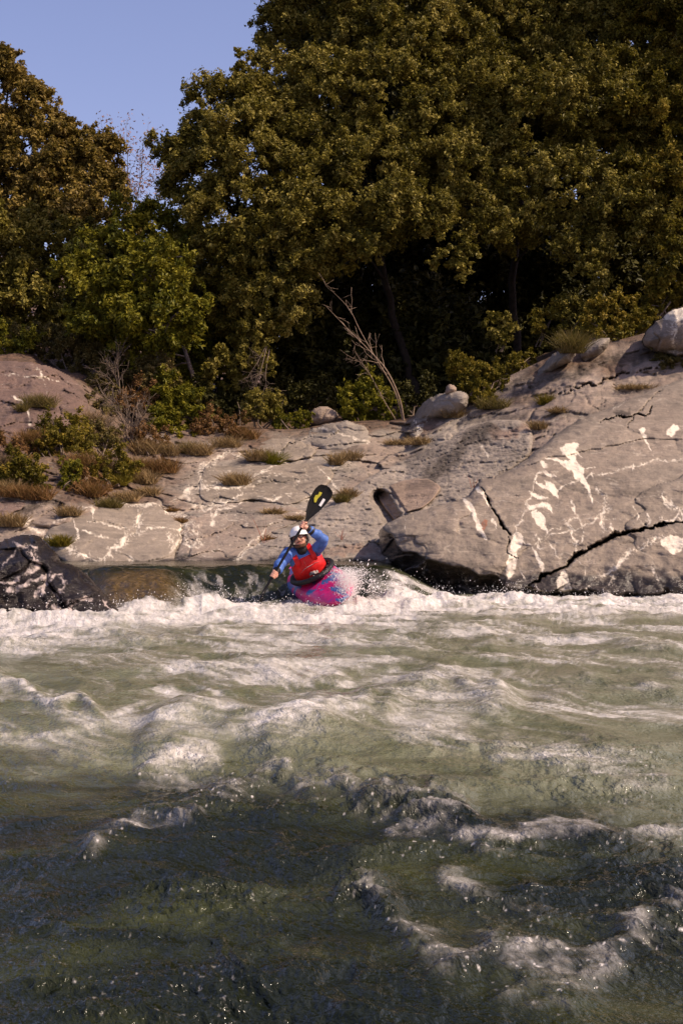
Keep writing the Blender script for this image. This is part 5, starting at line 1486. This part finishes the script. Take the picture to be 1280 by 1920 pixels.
def fuse(o, voxel, smooth=6):
    md = o.modifiers.new('fuse', 'REMESH'); md.mode = 'VOXEL'; md.voxel_size = voxel; md.use_smooth_shade = True
    ms = o.modifiers.new('soften', 'SMOOTH'); ms.iterations = smooth; ms.factor = 0.5
    return o


# head frame: x to the picture's right, -y out of the face, z to the crown
hz = (P(553, 983, 15.27) - P(563, 1030, 15.24)).normalized()
hy = Vector((0.06, 1.0, 0.10)).normalized()
hx = hy.cross(hz).normalized(); hy = hz.cross(hx).normalized()
H3 = Matrix((hx, hy, hz)).transposed()
def HP(x, y, z): return np.array(HEAD + H3 @ Vector((x, y, z)))
# torso frame
tz = (NEC - WAI).normalized()
tx = (LSH - RSH).normalized(); tx = (tx - tz * tx.dot(tz)).normalized()
ty = tz.cross(tx).normalized()
T3 = Matrix((tx, ty, tz)).transposed()
TL = (NEC - WAI).length
def TP(x, y, t): return np.array(WAI + T3 @ Vector((x, y, t * TL)))

SH0, SH1 = P(608, 894, 15.11), P(491, 1118, 14.78)     # axis of the paddle
sdir = (Vector(LHA) - Vector(RHA)).normalized()


def hand(bag, c, wrist, flip):
    """palm, four unequal fingers curled round the shaft, a thumb from the palm's side"""
    c, wrist = Vector(c), Vector(wrist)
    ax = sdir
    w = (wrist - c); w = (w - ax * w.dot(ax)).normalized()          # from shaft towards the wrist
    nrm = ax.cross(w).normalized() * flip                              # back-of-hand side
    palm = c + w * 0.022 + nrm * 0.018
    m3 = Matrix((ax, w, nrm)).transposed()
    ell(bag, palm, 0.042, 0.036, 0.017, m3)
    capsule(bag, wrist, palm, 0.028, 0.026)
    for k, (off, ln) in enumerate(((0.032, 0.95), (0.011, 1.05), (-0.011, 1.0), (-0.031, 0.82))):
        o_ = c + ax * off
        r_ = 0.0265
        pts = []
        for a in (20, 75, 140, 205, 250 + 20 * (ln - 1) * 5):
            an = R(a)
            pts.append(o_ + (w * math.cos(an) * -1 * -1 if False else w * math.cos(an)) * r_ * (1.15 if a < 60 else 1.0) + nrm * math.sin(an) * r_ * -1 * -1)
        # go over the back of the shaft, away from the wrist, and close in front
        pts = [o_ + (w * math.cos(R(a)) + nrm * math.sin(R(a))) * r_ for a in (50, 110, 165, 220, 265)]
        for i in range(4):
            capsule(bag, pts[i], pts[i + 1], 0.0098 * (1 - 0.06 * i), 0.0095 * (1 - 0.06 * i), 8)
    tp = [palm + ax * 0.034 + w * 0.006, c + ax * 0.046 - nrm * 0.014 + w * 0.014, c + ax * 0.034 - nrm * 0.027 - w * 0.006]
    capsule(bag, tp[0], tp[1], 0.012, 0.011, 8); capsule(bag, tp[1], tp[2], 0.011, 0.0095, 8)


bb = Bag()
ell(bb, TP(0, 0, -0.05), 0.16, 0.115, 0.15, T3)
ell(bb, TP(0, 0, 0.35), 0.145, 0.105, 0.17, T3)
ell(bb, TP(0, 0, 0.72), 0.165, 0.11, 0.14, T3)
capsule(bb, TP(0, 0, 0.8), HP(0, 0.02, -0.07), 0.062, 0.055)
for sh, el_, wr in ((LSH, LEL, LWR), (RSH, REL, RWR)):
    ell(bb, sh, 0.06, 0.06, 0.06)
    capsule(bb, TP(0.05 if sh is LSH else -0.05, 0, 0.85), sh, 0.07, 0.056)
    capsule(bb, sh, el_, 0.052, 0.041); capsule(bb, el_, wr, 0.042, 0.027)
# thighs and calves inside the boat
for s_ in (-1, 1):
    hip = np.array(KM @ Vector((0.10 * s_, 0.06, -0.10))); kn = np.array(KM @ Vector((0.20 * s_, -0.36, -0.02))); an_ = np.array(KM @ Vector((0.13 * s_, -0.72, -0.12)))
    capsule(bb, hip, kn, 0.075, 0.052); capsule(bb, kn, an_, 0.05, 0.035)
ell(bb, np.array(KM @ Vector((0, 0.05, -0.08))), 0.16, 0.13, 0.10)
# head
ell(bb, HP(0, 0.012, 0.035), 0.076, 0.094, 0.085, H3)
ell(bb, HP(0, -0.012, -0.03), 0.060, 0.070, 0.082, H3)
ell(bb, HP(0, -0.040, -0.083), 0.032, 0.030, 0.026, H3)
ell(bb, HP(0, -0.088, -0.012), 0.012, 0.018, 0.024, H3)
ell(bb, HP(0, -0.094, -0.026), 0.017, 0.014, 0.012, H3)
for s_ in (-1, 1):
    ell(bb, HP(0.036 * s_, -0.058, -0.022), 0.024, 0.022, 0.02, H3)
    ell(bb, HP(0.077 * s_, 0.012, -0.005), 0.010, 0.02, 0.032, H3)
    ell(bb, HP(0.03 * s_, -0.075, 0.026), 0.026, 0.014, 0.009, H3)
hand(bb, LHA, LWR, 1)
hand(bb, RHA, RWR, -1)
person = bb.build('person', M['skin'])
fuse(person, 0.0055, 3)
tag(person, 'paddler in red life vest, blue jacket and white helmet leaning into a stroke', 'person')


def clothes(bag, name, mat, vox=0.008, sm=8):
    o = bag.build(name, mat)
    fuse(o, vox, sm)
    o.parent = person
    return o


# jacket
jb = Bag()
ell(jb, TP(0, 0, 0.0), 0.172, 0.125, 0.13, T3); ell(jb, TP(0, 0, 0.35), 0.16, 0.118, 0.17, T3); ell(jb, TP(0, 0, 0.70), 0.182, 0.122, 0.14, T3)
rj = np.random.RandomState(2)
for sh, el_, wr, sg in ((LSH, LEL, LWR, 1), (RSH, REL, RWR, -1)):
    ell(jb, sh, 0.073, 0.073, 0.07)
    capsule(jb, TP(0.05 * sg, 0, 0.84), sh, 0.083, 0.07)
    for a, c, r0, r1 in ((Vector(sh), Vector(el_), 0.067, 0.057), (Vector(el_), Vector(wr), 0.058, 0.042)):
        n_ = 7
        for i in range(n_):                        # soft folds across the sleeve
            u = i / n_; u1 = (i + 1) / n_ * (0.9 if a == Vector(el_) else 1)
            rr = (r0 + (r1 - r0) * u) * (1.0 + 0.10 * (i % 2) + 0.05 * rj.normal())
            p = a.lerp(c, u) + Vector(rj.normal(size=3) * 0.006)
            capsule(jb, p, a.lerp(c, min(u1, 0.92)), rr, rr * 0.95)
capsule(jb, TP(0, 0, 0.78), TP(0, -0.005, 1.0), 0.085, 0.070)
jacket = clothes(jb, 'jacket', M['blue'], 0.007, 4)
cb = Bag()
capsule(cb, Vector(LEL).lerp(Vector(LWR), 0.80), Vector(LEL).lerp(Vector(LWR), 1.0), 0.047, 0.036)
o = cb.build('cuff', M['black']); fuse(o, 0.006, 2); o.parent = jacket
cb = Bag()
capsule(cb, Vector(REL).lerp(Vector(RWR), 0.84), Vector(REL).lerp(Vector(RWR), 1.0), 0.046, 0.035)
o = cb.build('cuff', M['black']); fuse(o, 0.006, 2); o.parent = jacket
cb = Bag()
capsule(cb, TP(0, -0.005, 0.90), HP(0, 0.015, -0.128), 0.080, 0.062)
o = cb.build('neck_gasket', M['black']); fuse(o, 0.006, 4); o.parent = jacket


# life vest, lofted round the torso
def vest_pt(t, th, off=0.0):
    w_ = np.interp(t, [0, 0.12, 0.35, 0.6, 0.8, 0.93, 1.0], [0.165, 0.185, 0.192, 0.184, 0.160, 0.130, 0.10]) + off
    d_ = np.interp(t, [0, 0.12, 0.35, 0.6, 0.8, 0.93, 1.0], [0.135, 0.160, 0.172, 0.170, 0.152, 0.128, 0.11]) + off
    c, s = math.cos(th), math.sin(th)
    return TP(w_ * np.sign(c) * abs(c) ** 0.8, d_ * np.sign(s) * abs(s) ** 0.8, -0.10 + 0.98 * t)


def build_vest():
    nt_, na = 22, 40
    co = [vest_pt(i / (nt_ - 1), 2 * math.pi * j / na, 0.004 * math.sin(j * 1.7 + i) * (i % 3 == 0)) for i in range(nt_) for j in range(na)]
    f = [[i * na + j, i * na + (j + 1) % na, (i + 1) * na + (j + 1) % na, (i + 1) * na + j] for i in range(nt_ - 1) for j in range(na)]
    b = Bag()
    co = np.array(co)
    c0, c1 = co[:na].mean(0), co[-na:].mean(0)
    n0 = len(co)
    co = np.vstack([co, c0, c1])
    f += [[(j + 1) % na, j, n0, n0] for j in range(na)] + [[(nt_ - 1) * na + j, (nt_ - 1) * na + (j + 1) % na, n0 + 1, n0 + 1] for j in range(na)]
    b.add(co, np.array(f))
    v = b.build('life_vest', M['red']); v.parent = person

    def strip(name, path, wid, mat, off=0.007):
        path = catmull(path, 6)
        cs = []
        for k in range(len(path)):
            t, a = path[k]
            d = path[min(k + 1, len(path) - 1)] - path[max(k - 1, 0)]
            nn = np.array([-d[1] * 0.17, d[0] * 0.45]); nn = nn / (np.linalg.norm(nn) + 1e-9)
            for sg in (-1, 1):
                for o_ in (off, off - 0.01):
                    cs.append(vest_pt(t + sg * wid * nn[1] / 0.45 * 0.5, a + sg * wid * nn[0] * -1 / 0.17 * 0.5, o_))
        ff = []
        for k in range(len(path) - 1):
            i = k * 4
            for (p, q) in ((0, 2), (2, 3), (3, 1), (1, 0)):
                ff.append([i + p, i + q, i + 4 + q, i + 4 + p])
        bq = Bag(); bq.add(np.array(cs), np.array(ff))
        oo = bq.build(name, M[mat]); oo.parent = v
        return oo
    A = -math.pi / 2
    strip('reflective_strip', [(0.52, A - 0.72), (0.63, A - 0.45), (0.70, A - 0.15), (0.72, A + 0.2)], 0.055, 'grey', 0.006)
    strip('reflective_strip', [(0.72, A + 0.42), (0.69, A + 0.6)], 0.03, 'grey', 0.006)
    strip('zip', [(0.72, A - 0.08), (0.82, A - 0.1), (0.9, A - 0.12)], 0.03, 'buckle', 0.006)
    strip('emblem', [(0.40, A - 0.10), (0.48, A + 0.02), (0.42, A + 0.10), (0.45, A + 0.17), (0.39, A + 0.26)], 0.05, 'grey', 0.006)
    strip('waist_belt', [(0.04, A - 1.4), (0.05, A - 0.7), (0.05, A), (0.05, A + 0.7), (0.04, A + 1.4)], 0.030, 'black', 0.010)
    strip('pocket_seam', [(0.20, A - 0.9), (0.24, A - 0.4), (0.24, A + 0.3), (0.22, A + 0.9)], 0.012, 'black', 0.003)
    for an, tt in ((A + 1.15, 0.30), (A - 1.1, 0.02)):
        bq = Bag(); ell(bq, vest_pt(tt, an, 0.012), 0.018, 0.012, 0.022)
        oo = bq.build('buckle', M['buckle']); oo.parent = v
    for sg in (-1, 1):
        path = [TP(0.095 * sg, -0.125, 0.66), TP(0.098 * sg, -0.128, 0.80), TP(0.096 * sg, -0.085, 0.97), TP(0.094 * sg, -0.02, 1.02), TP(0.09 * sg, 0.07, 0.93), TP(0.085 * sg, 0.12, 0.72)]
        path = catmull(path, 6)
        X_ = np.array(tx)
        t = np.gradient(path, axis=0); t = unit(t); nn = unit(np.cross(X_, t))
        cs = np.stack([path + X_ * 0.027 + nn * 0.012, path - X_ * 0.027 + nn * 0.012, path - X_ * 0.027 - nn * 0.012, path + X_ * 0.027 - nn * 0.012], 1)
        ff = []
        for k in range(len(path) - 1):
            for j in range(4):
                ff.append([k * 4 + j, k * 4 + (j + 1) % 4, k * 4 + 4 + (j + 1) % 4, k * 4 + 4 + j])
        bq = Bag(); bq.add(cs.reshape(-1, 3), np.array(ff))
        oo = bq.build('shoulder_strap', M['red'], None, smooth=False); oo.parent = v


build_vest()


# spray skirt: from the waist out to the cockpit rim
def build_skirt():
    n = 40
    rk = np.array([list(KM @ Vector(p)) for p in (RING + np.array([0, 0, 0.018]))])
    wc = np.array(TP(0, 0, -0.02))
    rings = []
    for u in np.linspace(0, 1, 8):
        th = np.linspace(0, 2 * np.pi, n + 1)[:-1]
        wst = np.array([TP(0.150 * math.cos(a), -0.115 * math.sin(a) * -1 * -1, 0.06) for a in th])
        p = rk * (1 - u) + wst * u + np.array(uv_) * (0.03 * math.sin(math.pi * u) * -0.4)
        rings.append(p)
    co = np.array(rings).reshape(-1, 3)
    f = [[i * n + j, i * n + (j + 1) % n, (i + 1) * n + (j + 1) % n, (i + 1) * n + j] for i in range(7) for j in range(n)]
    o = mesh_np('spray_skirt', co, f, M['black'])
    o.parent = person
    md = o.modifiers.new('thick', 'SOLIDIFY'); md.thickness = 0.006


build_skirt()


# helmet, glasses, beard, mouth
def build_head():
    nlat, nlon = 14, 36
    cs, fs = [], []
    for i in range(nlat):
        u = i / (nlat - 1)
        for j in range(nlon):
            a = 2 * math.pi * j / nlon
            front = max(0, -math.sin(a)); backs = max(0, math.sin(a))
            end = R(90 + 2 * front + 26 * backs + 12 * abs(math.cos(a)) ** 2)      # lower at the ears and back
            ph = u * end
            rr = 1.0 + 0.035 * (u > 0.93) * (1 + front)
            cs.append(HP(0.100 * rr * math.sin(ph) * math.cos(a), 0.012 + 0.122 * rr * math.sin(ph) * math.sin(a), 0.035 + 0.105 * math.cos(ph)))
    for i in range(nlat - 1):
        for j in range(nlon):
            fs.append([i * nlon + j, (i + 1) * nlon + j, (i + 1) * nlon + (j + 1) % nlon, i * nlon + (j + 1) % nlon])
    o = mesh_np('helmet', cs, fs, M['white']); o.parent = person
    md = o.modifiers.new('thick', 'SOLIDIFY'); md.thickness = 0.012; md.offset = -1
    hel = o
    # black liner peak under the shell
    b = Bag()
    pts = [HP(0.096 * math.cos(a), 0.012 + 0.118 * math.sin(a), 0.030 - 0.012 * abs(math.cos(a))) for a in np.linspace(R(188), R(352), 20)]
    b.tube(np.array(pts), 0.0095, 6)
    for s_ in (-1, 1):
        b.tube(catmull([HP(0.092 * s_, 0.0, 0.02), HP(0.086 * s_, -0.01, -0.05), HP(0.05 * s_, -0.035, -0.105), HP(0.0, -0.05, -0.118)], 5), 0.010, 6)
        ell(b, HP(0.088 * s_, 0.015, -0.015), 0.016, 0.035, 0.042, H3)
    b.build('helmet_strap', M['black']).parent = hel
    for s_ in (-1, 1):
        b = Bag()
        ell(b, HP(0.104 * s_, 0.0, 0.045), 0.006, 0.012, 0.012, H3)
        b.build('helmet_vent', M['black']).parent = hel
    # glasses
    b = Bag()
    for s_ in (-1, 1):
        ring_ = [HP(0.034 * s_ + 0.025 * math.cos(a), -0.102 + 0.012 * abs(0.034 * s_ + 0.025 * math.cos(a)) / 0.06, 0.006 + 0.017 * math.sin(a)) for a in np.linspace(0, 2 * math.pi, 17)]
        b.tube(np.array(ring_), 0.0032, 5)
        b.tube(np.array([HP(0.058 * s_, -0.09, 0.010), HP(0.082 * s_, -0.02, 0.008), HP(0.086 * s_, 0.02, 0.004)]), 0.003, 5)
    b.tube(np.array([HP(-0.010, -0.104, 0.008), HP(0, -0.107, 0.011), HP(0.010, -0.104, 0.008)]), 0.003, 5)
    gl = b.build('glasses', M['blackgloss']); gl.parent = person
    for s_ in (-1, 1):
        b = Bag(); ell(b, HP(0.034 * s_, -0.082, 0.006), 0.011, 0.009, 0.008, H3)
        b.build('eye', M['white']).parent = person
        b = Bag(); ell(b, HP(0.034 * s_, -0.0895, 0.006), 0.005, 0.004, 0.005, H3)
        b.build('iris', M['beard']).parent = person
    # short beard along the jaw and upper lip
    b = Bag()
    for a in np.linspace(-1, 1, 15):
        c = HP(0.064 * math.sin(a * 1.5), -0.074 * math.cos(a * 1.5) + 0.008, -0.075 - 0.018 * math.cos(a * 1.5))
        ell(b, c, 0.014, 0.013, 0.021, H3)
    for s_ in np.linspace(-1, 1, 7):
        ell(b, HP(0.028 * s_, -0.080 + 0.012 * s_ * s_, -0.047 - 0.006 * s_ * s_), 0.008, 0.008, 0.006, H3)
    o = b.build('beard', M['beard']); fuse(o, 0.0045, 3); o.parent = person
    b = Bag()
    b.tube(np.array([HP(0.024 * s_, -0.083 + 0.012 * s_ * s_, -0.062 + 0.008 * s_ * s_) for s_ in np.linspace(-1, 1, 9)]), 0.005, 6)
    b.build('mouth', M['lip']).parent = person


build_head()

# --- the paddle, held in both hands
pad = empty('paddle', (Vector(LHA) + Vector(RHA)) / 2)
tag(pad, 'black kayak paddle held upright across the body, lower blade in the water', 'paddle')
LH, RH = Vector(LHA), Vector(RHA)
up_tip = LH + sdir * ((P(603, 908, 15.1) - LH).dot(sdir))
top_neck = LH + sdir * ((P(571, 972, 15.0) - LH).dot(sdir))
low_neck = RH - sdir * 0.26
low_tip = RH - sdir * 0.70
b = Bag()
b.tube(np.array([list(low_neck.lerp(top_neck, t)) for t in np.linspace(0, 1, 12)]), 0.0145, 10)
b.build('shaft', M['blackgloss'], pad)


def blade(p0, p1, facing, bend):
    ax = (p1 - p0); L = ax.length; ax.normalize()
    wv = ax.cross(facing).normalized()
    nv = wv.cross(ax).normalized()
    ss = np.linspace(0, 1, 20)
    wl = np.interp(ss, [0, 0.06, 0.2, 0.4, 0.62, 0.8, 0.92, 0.97, 1.0], [0.016, 0.022, 0.055, 0.088, 0.104, 0.104, 0.088, 0.062, 0.02])
    wr = np.interp(ss, [0, 0.06, 0.2, 0.4, 0.62, 0.8, 0.92, 0.97, 1.0], [0.016, 0.020, 0.04, 0.070, 0.092, 0.100, 0.092, 0.07, 0.02])
    b = Bag()
    n = 9
    co, f = [], []
    for side in (1, -1):
        for i, s in enumerate(ss):
            for j in range(n):
                u = -1 + 2 * j / (n - 1)
                x = u * (wr[i] if u > 0 else wl[i])
                rib = 0.012 * math.exp(-(u / 0.18) ** 2) * (1 - s) + 0.004
                y = bend * (0.05 * s * s + 0.02 * abs(u) ** 2) + side * (rib if abs(u) < 0.99 else 0.001)
                co.append(list(p0 + ax * (s * L) + wv * x + nv * y))
    m = len(ss) * n
    for i in range(len(ss) - 1):
        for j in range(n - 1):
            q = [i * n + j, i * n + j + 1, (i + 1) * n + j + 1, (i + 1) * n + j]
            f.append(q); f.append([k + m for k in q[::-1]])
    b.add(np.array(co), np.array(f))
    o = b.build('blade', M['blackgloss'], pad)
    return o, ax, wv, nv, L


bo, bax, bwv, bnv, bL = blade(top_neck - sdir * 0.02, up_tip, Vector((0.25, -1, -0.1)), 1)


def decal(name, mat, s0, s1, u0, u1, jag=None):
    b = Bag()
    p0 = top_neck - sdir * 0.02
    co = []
    pts = jag or [(s0, u0), (s0, u1), (s1, u1), (s1, u0)]
    for o_ in (-1, 1):
        for s, u in pts:
            y = (0.05 * s * s + 0.02 * (u / 0.1) ** 2)
            base = p0 + bax * (s * bL) + bwv * u
            fr = bnv * y
            co.append((base + fr, o_))
    # which side faces the viewer
    sg = 1 if bnv.y < 0 else -1
    cc = [list(p + bnv * (sg * (0.014 if o_ > 0 else 0.006))) for p, o_ in co]
    n = len(pts)
    f = [[i, (i + 1) % n, n + (i + 1) % n, n + i] for i in range(n)]
    me_f = f
    cc.append(list(np.mean(cc[:n], 0))); cc.append(list(np.mean(cc[n:2 * n], 0)))
    f += [[(i + 1) % n, i, 2 * n, 2 * n] for i in range(n)] + [[n + i, n + (i + 1) % n, 2 * n + 1, 2 * n + 1] for i in range(n)]
    b.add(np.array(cc), np.array(f))
    o = b.build(name, M[mat], None, smooth=False)
    o.parent = bo
    return o


side = 1 if bwv.x > 0 else -1
decal('sticker', 'white', 0.50, 0.70, side * 0.030, side * 0.058)
decal('printed_mark', 'yellow', 0, 0, 0, 0, [(0.50, side * -0.030), (0.52, side * -0.012), (0.60, side * -0.020), (0.72, side * -0.010), (0.80, side * -0.014), (0.78, side * -0.045), (0.70, side * -0.040), (0.66, side * -0.062), (0.58, side * -0.058)])
blade(low_neck + sdir * 0.02, low_tip, Vector((1, -0.2, 0.1)), 1)
